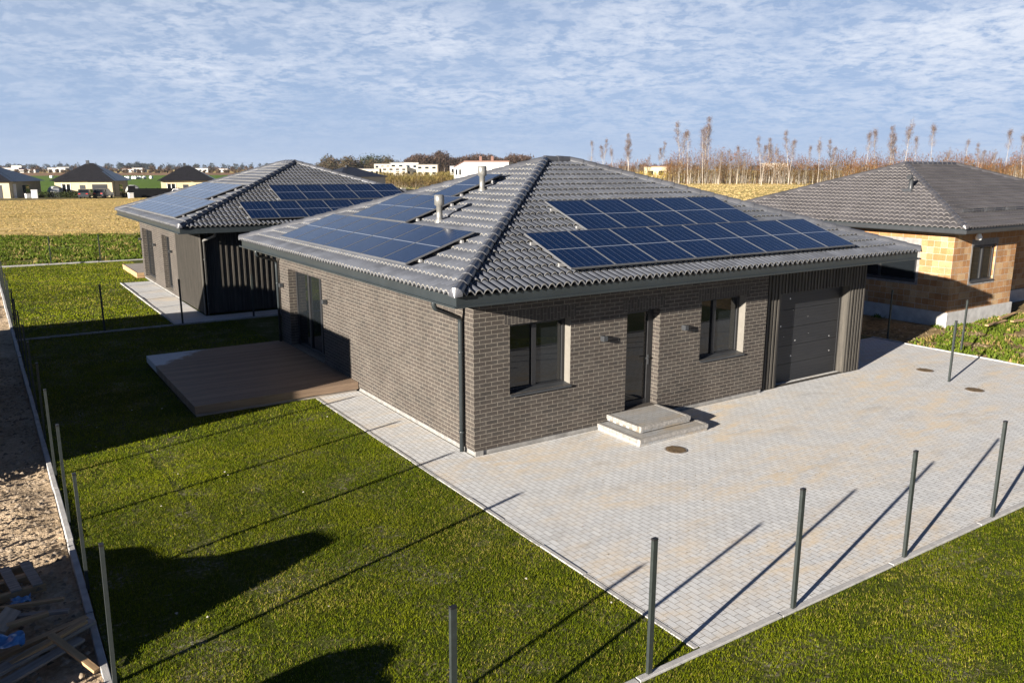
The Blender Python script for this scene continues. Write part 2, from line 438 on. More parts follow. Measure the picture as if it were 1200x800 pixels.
sd = bpy.data.lights.new('sun', 'SUN'); sd.energy = 5.; sd.angle = R(.5); sd.color = (1., .91, .80)
so = bpy.data.objects.new('sun', sd); COL.objects.link(so)
dirv = Vector((math.sin(SUN_AZ) * math.cos(SUN_EL), math.cos(SUN_AZ) * math.cos(SUN_EL), -math.sin(SUN_EL)))
so.rotation_euler = dirv.to_track_quat('-Z', 'Y').to_euler(); so.location = (-40, -20, 30)

cd = bpy.data.cameras.new('camera'); cam = bpy.data.objects.new('camera', cd); COL.objects.link(cam)
cd.sensor_fit = 'HORIZONTAL'; cd.sensor_width = 36.; cd.lens = 36. * FPX / 1200.; cd.clip_end = 9000; cd.clip_start = .1
fw = Vector((math.sin(YAW) * math.cos(PITCH), math.cos(YAW) * math.cos(PITCH), -math.sin(PITCH)))
rt = Vector((math.cos(YAW), -math.sin(YAW), 0)); up = rt.cross(fw)
r2 = rt * math.cos(ROLL) + up * math.sin(ROLL); u2 = -rt * math.sin(ROLL) + up * math.cos(ROLL)
cam.matrix_world = Matrix(((r2.x, u2.x, -fw.x, CAM[0]), (r2.y, u2.y, -fw.y, CAM[1]), (r2.z, u2.z, -fw.z, CAM[2]), (0, 0, 0, 1)))
scene.camera = cam
vs = scene.view_settings; vs.view_transform = 'Standard'; vs.look = 'None'; vs.exposure = 1.75; vs.gamma = 1; vs.use_curve_mapping = False
scene.cycles.max_bounces = 6; scene.cycles.diffuse_bounces = 3; scene.cycles.glossy_bounces = 3; scene.cycles.transparent_max_bounces = 4
scene.cycles.use_denoising = True

def to_px(P):
    """photo pixel of points, used only to decide how densely a patch of ground is planted"""
    d = P - np.array(CAM); z = d @ np.array(fw); z = np.where(z < .1, .1, z)
    return 600 + FPX * (d @ np.array(r2)) / z, 400 - FPX * (d @ np.array(u2)) / z, d @ np.array(fw)

# ------------------------------------------------------------------ ground
def sheet(name, pts, z, mat, cut=None):
    mb = MB(); mb.quad(*[(x, y, 0) for x, y in pts]); o = mb.build(name, mat, recalc=False); o.location.z = z
    return tag(o, kind='structure')
sheet('ground', [(-1190, -590), (3390, -590), (3390, 3590), (-1190, 3590)], -.22, M['meadow'])
sheet('lawn', [(-6.7, -30), (16.6, -30), (16.6, 39), (-6.7, 39.7)], -.01, M['lawn'])
sheet('weed_field', [(-90, 40.2), (-6.7, 39.76), (16.6, 39.06), (60, 38), (75, 42), (-5.8, 63.8), (-90, 86)], -.005, M['weed'])
sheet('stubble_field', [(-90, 86.1), (-5.8, 63.9), (75, 42.1), (90, 60), (70, 158), (18, 152), (-3.5, 147.5), (-90, 138)], -.012, M['stubble'])
sheet('house_yards', [(-120, 136), (-3.5, 147.6), (18, 152.1), (70, 158.1), (110, 165), (105, 188), (15, 176), (-120, 160)], -.01, M['yard'])
sheet('green_field', [(-200, 156), (15, 176.2), (105, 188.2), (150, 200), (330, 640), (60, 640), (-200, 560)], -.012, M['green'])
sheet('ploughed_field', [(-300, 563), (60, 641), (330, 641), (460, 860), (60, 1000), (-300, 900)], -.011, M['ploughed'])
sheet('green_meadow', [polar(425, 260), polar(475, 268), polar(620, 400), polar(620, 560), polar(400, 640)], -.009, M['green'])
sheet('building_lot', [(16.62, -20), (60, -20), (60, 30), (16.62, 30)], -.012, M['lot'])

# paved yard: everything between the kerbs except the house
def rect_sheet(name, rects, z, mat):
    mb = MB()
    for (x0, y0, x1, y1) in rects: mb.quad((x0, y0, 0), (x1, y0, 0), (x1, y1, 0), (x0, y1, 0))
    o = mb.build(name, mat, recalc=False); o.location.z = z
    return tag(o, kind='structure')
rect_sheet('paved_yard', [(-1.025, -6.757, 16.43, 0), (-1.02, 0, 0, 5.55), (8.0, 0, 12.15, .5), (12.15, 0, 16.42, 2.45)], .0, M['paver'])
rect_sheet('path', [(-1.90, 17.0, 10, 18.16), (-1.90, 18.16, -.66, 29.4)], .004, M['slab'])
k = MB()
def kerb_run(mb, x0, y0, x1, y1, h, step=1.0, gap=.006, jit=.008):
    L = math.hypot(x1 - x0, y1 - y0)
    along_x = abs(x1 - x0) > abs(y1 - y0); n = max(1, round(L / step))
    for i in range(n):
        a, b = i / n, (i + 1) / n; j = random.uniform(-jit, jit)
        if along_x: mb.box(x0 + (x1 - x0) * a + gap, y0 + j * .4, -.25, x0 + (x1 - x0) * b - gap, y1 + j * .4 if y1 != y0 else y0 + .08, h + j)
        else: mb.box(x0 + j * .4, y0 + (y1 - y0) * a + gap, -.25, x1 + j * .4, y0 + (y1 - y0) * b - gap, h + j)
kerb_run(k, -1.10, -6.72, -1.03, 5.5, .007, 1.0)
kerb_run(k, 16.44, -6.72, 16.52, 2.45, .02, 1.0)
kerb_run(k, -1.98, 17.0, -1.91, 29.4, .03, 1.0)
tag(k.build('kerb', M['kerb'], bevel=.006), kind='structure')
k = MB()   # the concrete base boards of the fences
kerb_run(k, -6.79, -6.75, -6.71, 39.6, .035, 2.35, .02, .02)
kerb_run(k, -6.70, -6.84, 16.6, -6.76, .02, 2.41, .008, .006)
kerb_run(k, -6.70, 16.90, 16.6, 16.96, .045, 2.45, .01, .008)
kerb_run(k, -6.70, 39.62, 11., 39.70, .06, 2.5, .02, .02)
tag(k.build('fence_kerb', M['kerb'], bevel=.008), kind='structure')

# bare dirt strip of the next plot, really bumpy
def bumpy(name, x0, y0, x1, y1, step, amp, mat, z0=0., fn=None, kind='structure', seed=0):
    from mathutils import noise
    nx, ny = int((x1 - x0) / step) + 1, int((y1 - y0) / step) + 1
    V = []
    for j in range(ny):
        for i in range(nx):
            x, y = x0 + i * (x1 - x0) / (nx - 1), y0 + j * (y1 - y0) / (ny - 1)
            h = noise.fractal(Vector((x * .7 + seed, y * .7, seed)), 1., 2., 5) * amp
            h += max(0, noise.noise(Vector((x * 5 + seed, y * 5, 3.))) ) * amp * .5
            V.append((x, y, z0 + h + (fn(x, y) if fn else 0)))
    F = [(j * nx + i, j * nx + i + 1, (j + 1) * nx + i + 1, (j + 1) * nx + i) for j in range(ny - 1) for i in range(nx - 1)]
    return tag(np_mesh(name, V, F, mat, smooth=True), kind=kind)
bumpy('dirt_track', -10.4, -8, -6.80, 45, .09, .12, M['dirt'], -.09, seed=3)
bumpy('dirt_plot', -45, -12, -10.4, 45, 1., .05, M['dirt'], -.01, seed=3)

hb = MB().box(-1200, -600, -1.3, 3400, 3600, 45).build('haze', None)
t_ = NT('haze_air'); t_.t.nodes.remove(t_.b); pv = t_.n('ShaderNodeVolumePrincipled'); pv.inputs['Color'].default_value = (.75, .85, 1., 1); pv.inputs['Density'].default_value = .00005; pv.inputs['Anisotropy'].default_value = .2
t_.l(pv.outputs[0], t_.out.inputs['Volume']); hb.data.materials.append(t_.m); tag(hb, kind='stuff')
# ------------------------------------------------------------------ building kit
def axis_map(axis, c):
    """(run, depth inward, height) -> local xyz"""
    if axis == 'x-': return lambda u, d, z: (u, c + d, z)          # wall along x facing -y
    if axis == 'x+': return lambda u, d, z: (u, c - d, z)
    if axis == 'y-': return lambda u, d, z: (c + d, u, z)          # wall along y facing -x
    return lambda u, d, z: (c - d, u, z)

def wall(name, axis, c, u0, u1, z0, z1, openings, t, mat, parent):
    m = axis_map(axis, c); mb = MB()
    us = sorted({u0, u1, *[o[0] for o in openings], *[o[1] for o in openings]})
    zs = sorted({z0, z1, *[o[2] for o in openings], *[o[3] for o in openings]})
    inside = lambda u, z: any(o[0] < u < o[1] and o[2] < z < o[3] for o in openings)
    for a, b in zip(us, us[1:]):
        for p, q in zip(zs, zs[1:]):
            if inside((a + b) / 2, (p + q) / 2): continue
            for d in (0, t): mb.quad(m(a, d, p), m(b, d, p), m(b, d, q), m(a, d, q))
    for (a, b, p, q) in openings + [(u0, u1, z0, z1)]:
        mb.quad(m(a, 0, p), m(a, t, p), m(a, t, q), m(a, 0, q)); mb.quad(m(b, 0, p), m(b, t, p), m(b, t, q), m(b, 0, q))
        mb.quad(m(a, 0, q), m(b, 0, q), m(b, t, q), m(a, t, q))
        if p > z0 or (a, b) == (u0, u1): mb.quad(m(a, 0, p), m(b, 0, p), m(b, t, p), m(a, t, p))
    return mb.build(name, mat, parent, recalc=False)

def window(parent, axis, c, u0, u1, z0, z1, mull=(.5,), depth=.17, fr=.06, sill=True, frame_mat='frame', name='window', bottom=.06):
    m = axis_map(axis, c); g = MB()
    g.box(u0 + fr * .5, depth + .03, z0 + fr * .5, u1 - fr * .5, depth + .055, z1 - fr * .5, m)
    win = g.build(name, M['glass'], parent)
    f = MB(); d0, d1 = depth, depth + .08
    f.box(u0 + .003, d0, z0 + .003, u0 + fr, d1, z1 - .003, m); f.box(u1 - fr, d0, z0 + .003, u1 - .003, d1, z1 - .003, m)
    f.box(u0 + fr, d0 + .002, z0 + .003, u1 - fr, d1 - .002, z0 + bottom, m); f.box(u0 + fr, d0 + .002, z1 - fr, u1 - fr, d1 - .002, z1 - .003, m)
    for k_ in mull:
        uc = u0 + (u1 - u0) * k_; f.box(uc - .055, d0 - .012, z0 + bottom, uc + .055, d1 - .004, z1 - fr, m)
    f.build('frame', M[frame_mat], win, bevel=.006)
    if sill:
        s = MB(); P = [(-.045, -.028), (depth + .01, .012), (depth + .01, .028), (-.045, -.012)]
        a = [m(u0 - .01 + .012, d, z0 + dz) for d, dz in P]; b = [m(u1 + .012 - .004, d, z0 + dz) for d, dz in P]
        s.quad(*a); s.quad(*b)
        for i in range(4): s.quad(a[i], b[i], b[(i + 1) % 4], a[(i + 1) % 4])
        s.box(u0 + .002, -.047, z0 - .05, u1 + .008, -.043, z0 - .012, m)
        s.build('sill', M['dark_metal'], win)
    return win

def cladding(axis, c, u0, u1, z0, z1, openings, parent, pitch=.15, name='timber_cladding', bw=.055, bd=.03):
    m = axis_map(axis, c); base = wall(name, axis, c, u0, u1, z0, z1, openings, .12, M['cladding'], parent)
    b = MB(); n = int((u1 - u0) / pitch)
    for i in range(n + 1):
        u = u0 + .03 + i * (u1 - u0 - .06) / max(1, n)
        segs = [(z0, z1)]
        for o in openings:
            if o[0] - bw / 2 < u < o[1] + bw / 2:
                segs = [s for s in [(z0, min(o[2], z1)), (o[3], z1)] if s[1] - s[0] > .02]
        for (p, q) in segs: b.box(u - bw / 2, -bd, p + .01, u + bw / 2, -.001, q - .004, m)
    b.build('batten', M['cladding'], base)
    return base

def slope_tiles(W, D, sl, origin, du_, dv_, z0, period=.17, amp=.055, course=.335, lift=.038):
    """courses of wavy tiles: each has a thin front edge and is hollow underneath"""
    Vs, Fs, Ms, base = [], [], [], 0
    st = period / 8; us = np.arange(0, W + st, st); ph = (us / period) % 1
    rel = np.abs(np.sin(np.pi * ph)) ** .75; wave = amp * rel
    n = int(math.ceil(D / course)); ox, oy = origin
    for i in range(n):
        v0 = i * course - (.05 if i == 0 else 0.); v1 = min((i + 1) * course + .05, D); vc = max(v0, 0)
        k_ = (us > vc - st) & (us < W - vc + st)
        if k_.sum() < 2: continue
        u, wv, rl = us[k_], wave[k_], rel[k_]; ul = np.clip(u, vc, W - vc); uu_ = np.clip(u, min(v1, W / 2), max(W - v1, W / 2))
        jz = rng.normal(0, .003, len(u) // 16 + 2).repeat(16)[:len(u)] + lift * (.45 + .75 * rl)
        rows = [(ul, np.full_like(u, v0 + .09), sl * (v0 + .09) + wv * .55 - .012), (ul, np.full_like(u, v0), sl * v0 + wv + jz - .024),
                (ul, np.full_like(u, v0), sl * v0 + wv + jz), (uu_, np.full_like(u, v1), sl * v1 + wv - .004)]
        m_ = len(u)
        for (a, b, z) in rows:
            Vs.append(np.stack([ox + du_[0] * a + dv_[0] * b, oy + du_[1] * a + dv_[1] * b, z0 + z], 1))
        j = np.arange(m_ - 1)
        for r in range(3):
            Fs.append(np.stack([base + r * m_ + j, base + r * m_ + j + 1, base + (r + 1) * m_ + j + 1, base + (r + 1) * m_ + j], 1)); Ms.append(np.full(m_ - 1, int(r == 1)))
        base += 4 * m_
    return np.concatenate(Vs), np.concatenate(Fs), np.concatenate(Ms)

def hip_roof(parent, Lx, Ly, o, zs, zt, sl, tmat, cmat, period=.17, amp=.055, course=.335, fmat='fascia', lip=True, capr=.115, emat=None):
    emat = emat or M['tile_edge']
    x0, y0, x1, y1 = -o, -o, Lx + o, Ly + o; W, D = x1 - x0, y1 - y0; h = min(W, D) / 2
    args = dict(period=period, amp=amp, course=course)
    parts = [slope_tiles(W, h, sl, (x0, y0), (1, 0), (0, 1), zt, **args), slope_tiles(D, h, sl, (x0, y1), (0, -1), (1, 0), zt, **args),
             slope_tiles(W, h, sl, (x1, y1), (-1, 0), (0, -1), zt, **args), slope_tiles(D, h, sl, (x1, y0), (0, 1), (-1, 0), zt, **args)]
    Vs, Fs, Ms, b = [], [], [], 0
    for V, F, mi in parts: Vs.append(V); Fs.append(F + b); b += len(V); Ms.append(mi)
    # the boarding under the tiles
    if W >= D: r0, r1 = (x0 + h, y0 + h), (x1 - h, y0 + h)
    else: r0, r1 = (x0 + h, y0 + h), (x0 + h, y1 - h)
    zr = zt + sl * h; e = -.03
    P = [(x0, y0, zt + e), (x1, y0, zt + e), (x1, y1, zt + e), (x0, y1, zt + e), (*r0, zr + e), (*r1, zr + e)]
    Q = [(0, 1, 5, 4), (3, 0, 4, 4), (2, 3, 4, 5), (1, 2, 5, 5)] if W >= D else [(0, 1, 4, 4), (3, 0, 4, 5), (2, 3, 5, 5), (1, 2, 5, 4)]
    V = np.concatenate(Vs); F = np.concatenate(Fs)
    roof = np_mesh('roof', V, F, tmat, parent)
    roof.data.materials.append(emat); roof.data.polygons.foreach_set('material_index', np.concatenate(Ms).astype(np.int32))
    u_ = MB()
    for q in Q: u_.quad(*[P[i] for i in dict.fromkeys(q)])
    u_.build('roof_boarding', M['soffit'], roof, recalc=False)
    # half-round caps up the hips and along the ridge
    cm = MB()
    def run(a, c):
        a, c = Vector(a), Vector(c); d = c - a; L = d.length; d.normalize(); n = max(1, round(L / .36)); st = L / n
        side = d.cross(Vector((0, 0, 1))).normalized(); upv = side.cross(d).normalized()
        for i in range(n):
            p, q = a + d * (st * i - .03), a + d * (st * (i + 1) + .03)
            lo, hi = [], []
            for (pt, r, lst) in ((p, capr * 1.08, lo), (q, capr * .9, hi)):
                for k_ in range(9):
                    t = math.pi * (k_ / 8 * 1.16 - .08)
                    lst.append(pt + side * math.cos(t) * r + upv * (math.sin(t) * r + .01))
            for k_ in range(8): cm.quad(lo[k_], lo[k_ + 1], hi[k_ + 1], hi[k_], smooth=True)
            cm.quad(*lo)
            if i == 0:
                for k_ in range(8):      # rounded starter at the eave
                    mid = p - d * capr * .75 - upv * capr * .2
                    cm.quad(lo[k_], lo[k_ + 1], mid, smooth=True)
    z = zt + .03; zr_ = zr + .03
    ends = [((x0, y0), r0), ((x1, y0), r1 if W >= D else r0), ((x1, y1), r1), ((x0, y1), r0 if W >= D else r1)]
    for (c, r) in ends: run((*c, z), (*r, zr_))
    if (Vector(r0) - Vector(r1)).length > .3: run((*r0, zr_), (*r1, zr_))
    cm.build('ridge_cap', cmat, roof, recalc=False)
    f = MB().ring(x0, y0, x1, y1, [(0, zt - .012), (-.03, zt - .012), (-.03, zs), (0, zs)])
    if lip: f.ring(x0, y0, x1, y1, [(.002, zs + .012), (.002, zs - .004), (.075, zs - .004), (.075, zs + .03), (.068, zs + .03), (.068, zs + .012)])
    f.build('fascia', M[fmat], parent)
    s = MB().ring(0, 0, Lx, Ly, [(-.25, zs + .05), (-.25, zs + .02), (o - .032, zs + .02), (o - .032, zs + .05)])
    s.build('soffit', M['soffit'], parent)
    return roof, zr

PANEL_W, PANEL_L = 1.09, 1.66
pg = MB().box(-PANEL_W / 2 + .012, -PANEL_L / 2 + .012, .004, PANEL_W / 2 - .012, PANEL_L / 2 - .012, .034).build('solar_panel', M['cells'])
fr = MB()
a_, b_ = PANEL_W / 2 - .003, PANEL_L / 2 - .003
fr.box(-a_, -b_, 0, a_, -b_ + .011, .038); fr.box(-a_, b_ - .011, 0, a_, b_, .038); fr.box(-a_, -b_ + .011, 0, -a_ + .010, b_ - .011, .038); fr.box(a_ - .010, -b_ + .011, 0, a_, b_ - .011, .038)
pf = fr.build('panel_frame', M['alu'], pg)
used = []
def panel_row(parent, n, start, slope, sl, zt, o, side):
    """side 'front' (rising +y, run along x) or 'left' (rising +x, run along -y)"""
    ang = math.atan(sl); v = slope
    for dv in (-.47, .47):      # two rails carry each row and stick out a little at both ends
        h = zt + sl * (v + dv + o) + .122; a, b = start - .05, start + n * 1.1 + .05
        r_ = MB()
        if side == 'front': r_.box(a, v + dv - .025, h - .05, b, v + dv + .025, h + .012)
        else: r_.box(v + dv - .025, a, h - .05, v + dv + .025, b, h + .012)
        r_.build('mounting_rail', M['rail'], parent)
    for i in range(n):
        r = start + (i + .5) * 1.1
        h = zt + sl * (v + o) + .15
        if not used:
            p = pg; used.append(1)
        else:
            p = pg.copy(); COL.objects.link(p)
            for c in (pf,):
                q = c.copy(); COL.objects.link(q); q.parent = p
        p.parent = parent
        if side == 'front': p.location = (r, v, h); p.rotation_euler = (ang, 0, 0)
        else: p.location = (v, r, h); p.rotation_euler = Vector((0, 0, 1)).rotation_difference(Vector((-sl, 0, 1)).normalized()).to_euler() if False else (Matrix.Rotation(-math.pi / 2, 4, 'Z') @ Matrix.Rotation(ang, 4, 'X')).to_euler()

def downpipe(parent, pts, r=.042, mat='fascia'):
    P = [Vector(p) for p in pts]; out = [P[0]]
    for a, b, c in zip(P, P[1:], P[2:]):
        la, lc = (a - b).normalized(), (c - b).normalized()
        for t in (.09, .05, .0, -.05, -.09):
            if t > 0: out.append(b + la * t)
            elif t < 0: out.append(b + lc * -t)
            else: out.append(b + (la + lc) * .018)
    out.append(P[-1]); mb = MB().tube(out, r, 12)
    for i in (0, 1):
        p = P[-1] + (P[-2] - P[-1]) * (.15 + .6 * i); mb.tube([p - Vector((0, 0, .02)), p + Vector((0, 0, .02))], r * 1.18, 12)
    return mb.build('downpipe', M[mat], parent)

def wall_lamp(parent, axis, c, u, z):
    m = axis_map(axis, c)
    MB().box(u - .055, -.13, z - .055, u + .055, -.02, z + .055, m).box(u - .045, -.02, z - .045, u + .045, -.0, z + .045, m).build('wall_lamp', M['dark_metal'], parent, bevel=.006)

def roof_vent(parent, x, y, z):
    mb = MB(); mb.tube([(x, y, z - .1), (x, y, z + .07), (x, y, z + .12), (x, y, z + .40), (x, y, z + .43), (x, y, z + .64), (x, y, z + .66)], [.115, .115, .07, .07, .115, .115, .09], 18)
    mb.build('roof_vent', M['galv'], parent)

# ------------------------------------------------------------------ main house
LX, LY, OH, ZS, ZT, SL = 12.15, 11.33, .80, 3.05, 3.25, .351
A = empty('brick_house', (0, 0, 0), 0, 'dark grey brick house with timber clad garage, solar panels and paved drive', 'house')
W1, DOOR, W2, GAR = (.80, 2.25, 1.10, 2.46), (3.73, 4.66, .28, 2.42), (5.92, 7.38, 1.10, 2.48), (8.79, 11.53, .0, 2.36)
XB = 8.14
wall('wall', 'x-', 0., 0., XB, .10, ZS, [W1, DOOR, W2], .30, M['brick'], A)
PAT = (7.76, 10.47, .25, 2.5)
wall('wall', 'y-', 0., .301, LY, .10, ZS, [PAT], .30, M['brick'], A)
wall('wall', 'x+', LY, .301, LX - .301, .02, ZS, [], .30, M['brick'], A)
wall('wall', 'y+', LX, .101, LY, .02, ZS, [], .30, M['cladding'], A)
# soldier course over the front openings, 3 mm proud
for (a, b, q) in ((W1[0] - .12, W1[1] + .12, W1[3]), (DOOR[0] - .12, DOOR[1] + .12, DOOR[3]), (W2[0] - .12, W2[1] + .12, W2[3])): MB().box(a, -.003, q + .001, b, .05, q + .25).build('soldier_course', M['soldier'], A)
cladding('x-', .10, XB + .0, LX, .02, ZS, [GAR], A, .125)
MB().box(XB, .101, .02, XB + .05, .25, ZS).build('corner_board', M['dark_metal'], A)
p = MB(); p.box(.03, .025, -.02, DOOR[0], .2, .101); p.box(DOOR[1], .025, -.02, XB - .01, .2, .101)
p.build('plinth', M['plinth'], A)
p = MB(); p.box(.028, -.0, -.02, .2, 5.6, .101); p.box(.027, 5.6, -.02, .2, LY, .101); p.build('plinth', M['side_plinth'], A)
window(A, 'x-', 0., *W1, mull=(.47,), depth=.19, fr=.075)
window(A, 'x-', 0., *W2, mull=(.42,), depth=.19, fr=.075)
for w_ in (W1, W2): MB().box(w_[1] - .003, .004, w_[2] + .01, w_[1] + .02, .188, w_[3] - .004).build('reveal', M['plaster'], A)
window(A, 'y-', 0., *PAT, mull=(.26, .60), depth=.22, fr=.075, sill=False, name='patio_door', bottom=.09)
# entrance door: dark glazed leaf in a dark frame
fm = axis_map('x-', 0.)
d = MB(); d.box(DOOR[0] + .05, .24, DOOR[2] + .1, DOOR[1] - .12, .262, DOOR[3] - .08, fm); door = d.build('door', M['glass'], A)
f = MB(); f.box(DOOR[0] + .003, .20, DOOR[2], DOOR[0] + .08, .285, DOOR[3] - .003, fm); f.box(DOOR[1] - .15, .20, DOOR[2], DOOR[1] - .003, .285, DOOR[3] - .003, fm)
f.box(DOOR[0] + .08, .203, DOOR[3] - .09, DOOR[1] - .15, .28, DOOR[3] - .003, fm); f.box(DOOR[0] + .08, .203, DOOR[2], DOOR[1] - .15, .28, DOOR[2] + .12, fm)
f.build('frame', M['frame'], door, bevel=.005)
hd = MB(); hd.tube([(DOOR[1] - .12, .20, 1.32), (DOOR[1] - .12, .145, 1.32), (DOOR[1] - .24, .14, 1.32)], .012, 8); hd.box(DOOR[1] - .14, .185, 1.16, DOOR[1] - .10, .199, 1.38); hd.build('handle', M['dark_metal'], door)
MB().box(DOOR[0] + .002, .02, .02, DOOR[1] - .002, .28, .279).build('threshold', M['stone'], A)
# sectional garage door
g = MB(); nsec = 5; hsec = (GAR[3] - .02) / nsec
for i in range(nsec): g.box(GAR[0] + .06, .345, .02 + i * hsec + .004, GAR[1] - .06, .39, .02 + (i + 1) * hsec - .004); 
for i in range(nsec): g.box(GAR[0] + .06, .352, .02 + (i + .5) * hsec + .004, GAR[1] - .06, .352001, .02 + (i + .5) * hsec + .005)
gd = g.build('garage_door', M['garage'], A, bevel=.003)
g = MB(); g.box(GAR[0] + .003, .33, .02, GAR[0] + .065, .41, GAR[3] - .003); g.box(GAR[1] - .065, .33, .02, GAR[1] - .003, .41, GAR[3] - .003); g.box(GAR[0] + .065, .333, GAR[3] - .06, GAR[1] - .065, .41, GAR[3] - .003)
g.build('frame', M['frame'], gd)
for i, (u_, z_) in enumerate([(.16, .5), (.34, .30), (.29, .26), (.55, .36), (.9, .42), (.22, .80), (.52, .70), (.92, .10), (.1, .63), (.28, .66)]):
    x_, zc = GAR[0] + .1 + u_ * 2.5, .1 + z_ * 2.2 + .3 * (i % 2); r_ = .007 + .005 * (i % 3)
    MB().box(x_ - r_, .3445, zc - r_, x_ + r_, .346, zc + r_).build('paint_speck', M['white'], gd)
for (a0, b0) in ((GAR[0], -1), (GAR[1], 1)):   # clad reveals of the garage opening
    MB().box(min(a0, a0 + b0 * .05), .221, .02, max(a0, a0 + b0 * .05), .40, GAR[3] + .05).build('garage_reveal', M['cladding'], A)
MB().box(GAR[0], .221, GAR[3], GAR[1], .40, GAR[3] + .12).build('garage_lintel', M['cladding'], A)
hip_roof(A, LX, LY, OH, ZS, ZT, SL, M['tile'], M['hip'])
panel_row(A, 5, 3.43, 1.80, SL, ZT, OH, 'front'); panel_row(A, 8, 1.80, .235, SL, ZT, OH, 'front')
panel_row(A, 7, 1.70, .285, SL, ZT, OH, 'left'); panel_row(A, 3, 4.97, 1.90, SL, ZT, OH, 'left'); panel_row(A, 1, 5.54, 3.44, SL, ZT, OH, 'left')
roof_vent(A, 1.59, 4.16, ZT + SL * (1.59 + OH)); roof_vent(A, 3.44, 5.29, ZT + SL * (3.44 + OH))
downpipe(A, [(-.74, .12, ZS), (-.74, .12, ZS - .14), (-.08, .34, ZS - .42), (-.075, .34, .03)], .045)
downpipe(A, [(-.72, 11.0, ZS), (-.72, 11.0, ZS - .16), (-.08, 11.25, ZS - .40), (-.075, 11.25, .03)])
downpipe(A, [(12.8, .9, ZS), (12.8, .9, ZS - .14), (12.27, .42, ZS - .5), (12.25, .40, .03)])
wall_lamp(A, 'x-', 0., 3.06, 1.95); wall_lamp(A, 'x-', 0., 5.36, 1.93)
wall_lamp(A, 'y-', 0., 10.95, 1.97); wall_lamp(A, 'y-', 0., 7.42, 1.96)

# ------------------------------------------------------------------ second house behind
BX, BY = 11.04, 12.66
B = empty('brick_house', (-.66, 18.16, 0), 0, 'grey house behind the timber deck, dark clad gable side and tall narrow glazed doors', 'house')
BZS, BZT, BO = 3.10, 3.31, .83; BSL = (5.55 - BZT) / (BX / 2 + BO)
D1, D2 = (9.55, 12.2, .17, 2.5), (5.70, 7.34, .17, 2.5)
wall('wall', 'y-', 0., 4.45, BY, .10, BZS, [D1, D2], .3, M['brick'], B)
cladding('y-', .02, .0, 4.45, .05, BZS, [], B, .10, bw=.04, bd=.02)
cladding('x-', .20, .08, BX - .3, .05, BZS, [], B, .205, bw=.06, bd=.045)
wall('wall', 'y+', BX, .301, BY, .02, BZS, [], .3, M['brick'], B); wall('wall', 'x+', BY, .301, BX - .301, .02, BZS, [], .3, M['brick'], B)
MB().box(-.005, -.0, .03, .10, .199, BZS).build('corner_board', M['cladding'], B)
MB().box(.03, 4.45, -.02, .2, BY, .101).build('plinth', M['side_plinth'], B)
window(B, 'y-', 0., *D1, mull=(.35,), depth=.2, sill=False, name='patio_door', bottom=.1)
window(B, 'y-', 0., *D2, mull=(), depth=.2, sill=False, name='patio_door', bottom=.1)
hip_roof(B, BX, BY, BO, BZS, BZT, BSL, M['tile'], M['hip'])
panel_row(B, 5, 3.34, 1.74, BSL, BZT, BO, 'front'); panel_row(B, 8, 1.68, .10, BSL, BZT, BO, 'front')
panel_row(B, 9, 1.10, .19, BSL, BZT, BO, 'left'); panel_row(B, 6, 3.2, 1.76, BSL, BZT, BO, 'left')
downpipe(B, [(.36, -.72, BZS), (.36, -.72, BZS - .12), (.10, .04, BZS - .34), (.10, .04, .05)], .045, 'galv')
for u_ in (13.0 - .5, 8.84, 5.25): wall_lamp(B, 'y-', 0., u_, 1.94)

# ------------------------------------------------------------------ unfinished block house on the right
CX0, CY0 = 20.17, 2.09
C = empty('unfinished_house', (CX0, CY0, 0), 0, 'unrendered orange clay block house on concrete plinth under a grey tiled roof', 'house')
CLX, CLY, CO, CZS, CZT, CZB = 13.81, 10.04, .62, 3.25, 3.43, .5; CSL = (5.50 - CZT) / (CLY / 2 + CO)
CW1, CW2, CW3 = (1.24, 2.85, 1.48, 2.74), (1.24, 4.1, 1.46, 2.74), (5.0, 6.6, 1.48, 2.74)
wall('wall', 'x-', 0., 0., 4.3, CZB, CZS, [CW1], .35, M['block'], C)
wall('wall', 'y-', 0., .351, CLY, CZB, CZS, [CW2], .35, M['block'], C)
wall('wall', 'y+', 4.3, .351, 1.45, CZB, CZS, [], .35, M['block'], C)
wall('wall', 'x-', 1.45, 4.301, CLX, CZB, CZS, [CW3], .35, M['block'], C)
wall('wall', 'y+', CLX, 1.801, CLY, CZB, CZS, [], .35, M['block'], C); wall('wall', 'x+', CLY, .351, CLX - .351, CZB, CZS, [], .35, M['block'], C)
p = MB(); p.box(-.06, -.06, -.2, 4.4, .3, CZB); p.box(-.06, .3, -.2, .3, CLY + .06, CZB); p.box(4.4, 1.38, -.2, CLX + .06, 1.7, CZB); p.box(3.9, .3, -.2, 4.4, 1.7, CZB - .003)
p.box(CLX - .3, 1.7, -.2, CLX + .06, CLY + .06, CZB - .002)
p.build('plinth', M['concrete'], C)
for (ax, c_, o_) in (('x-', 0., CW1), ('y-', 0., CW2), ('x-', 1.45, CW3)):
    wnd = window(C, ax, c_, *o_, mull=(.5,), depth=.06, fr=.10)
    m_ = axis_map(ax, c_); e = MB()
    e.box(o_[0] - .09, -.006, o_[2] - .14, o_[1] + .09, .03, o_[2] - .052, m_); e.box(o_[0] - .09, -.006, o_[2] - .052, o_[0] - .001, .03, o_[3], m_); e.box(o_[1] + .012, -.006, o_[2] - .052, o_[1] + .07, .03, o_[3], m_); e.box(o_[0] - .09, -.006, o_[3] + .001, o_[1] + .09, .03, o_[3] + .22, m_)
    e.build('mortar_surround', M['stone'], wnd)
hip_roof(C, CLX, CLY, CO, CZS, CZT, CSL, M['tile2'], M['tile2'], .20, .048, .32, capr=.10, emat=M['tile2_edge'])
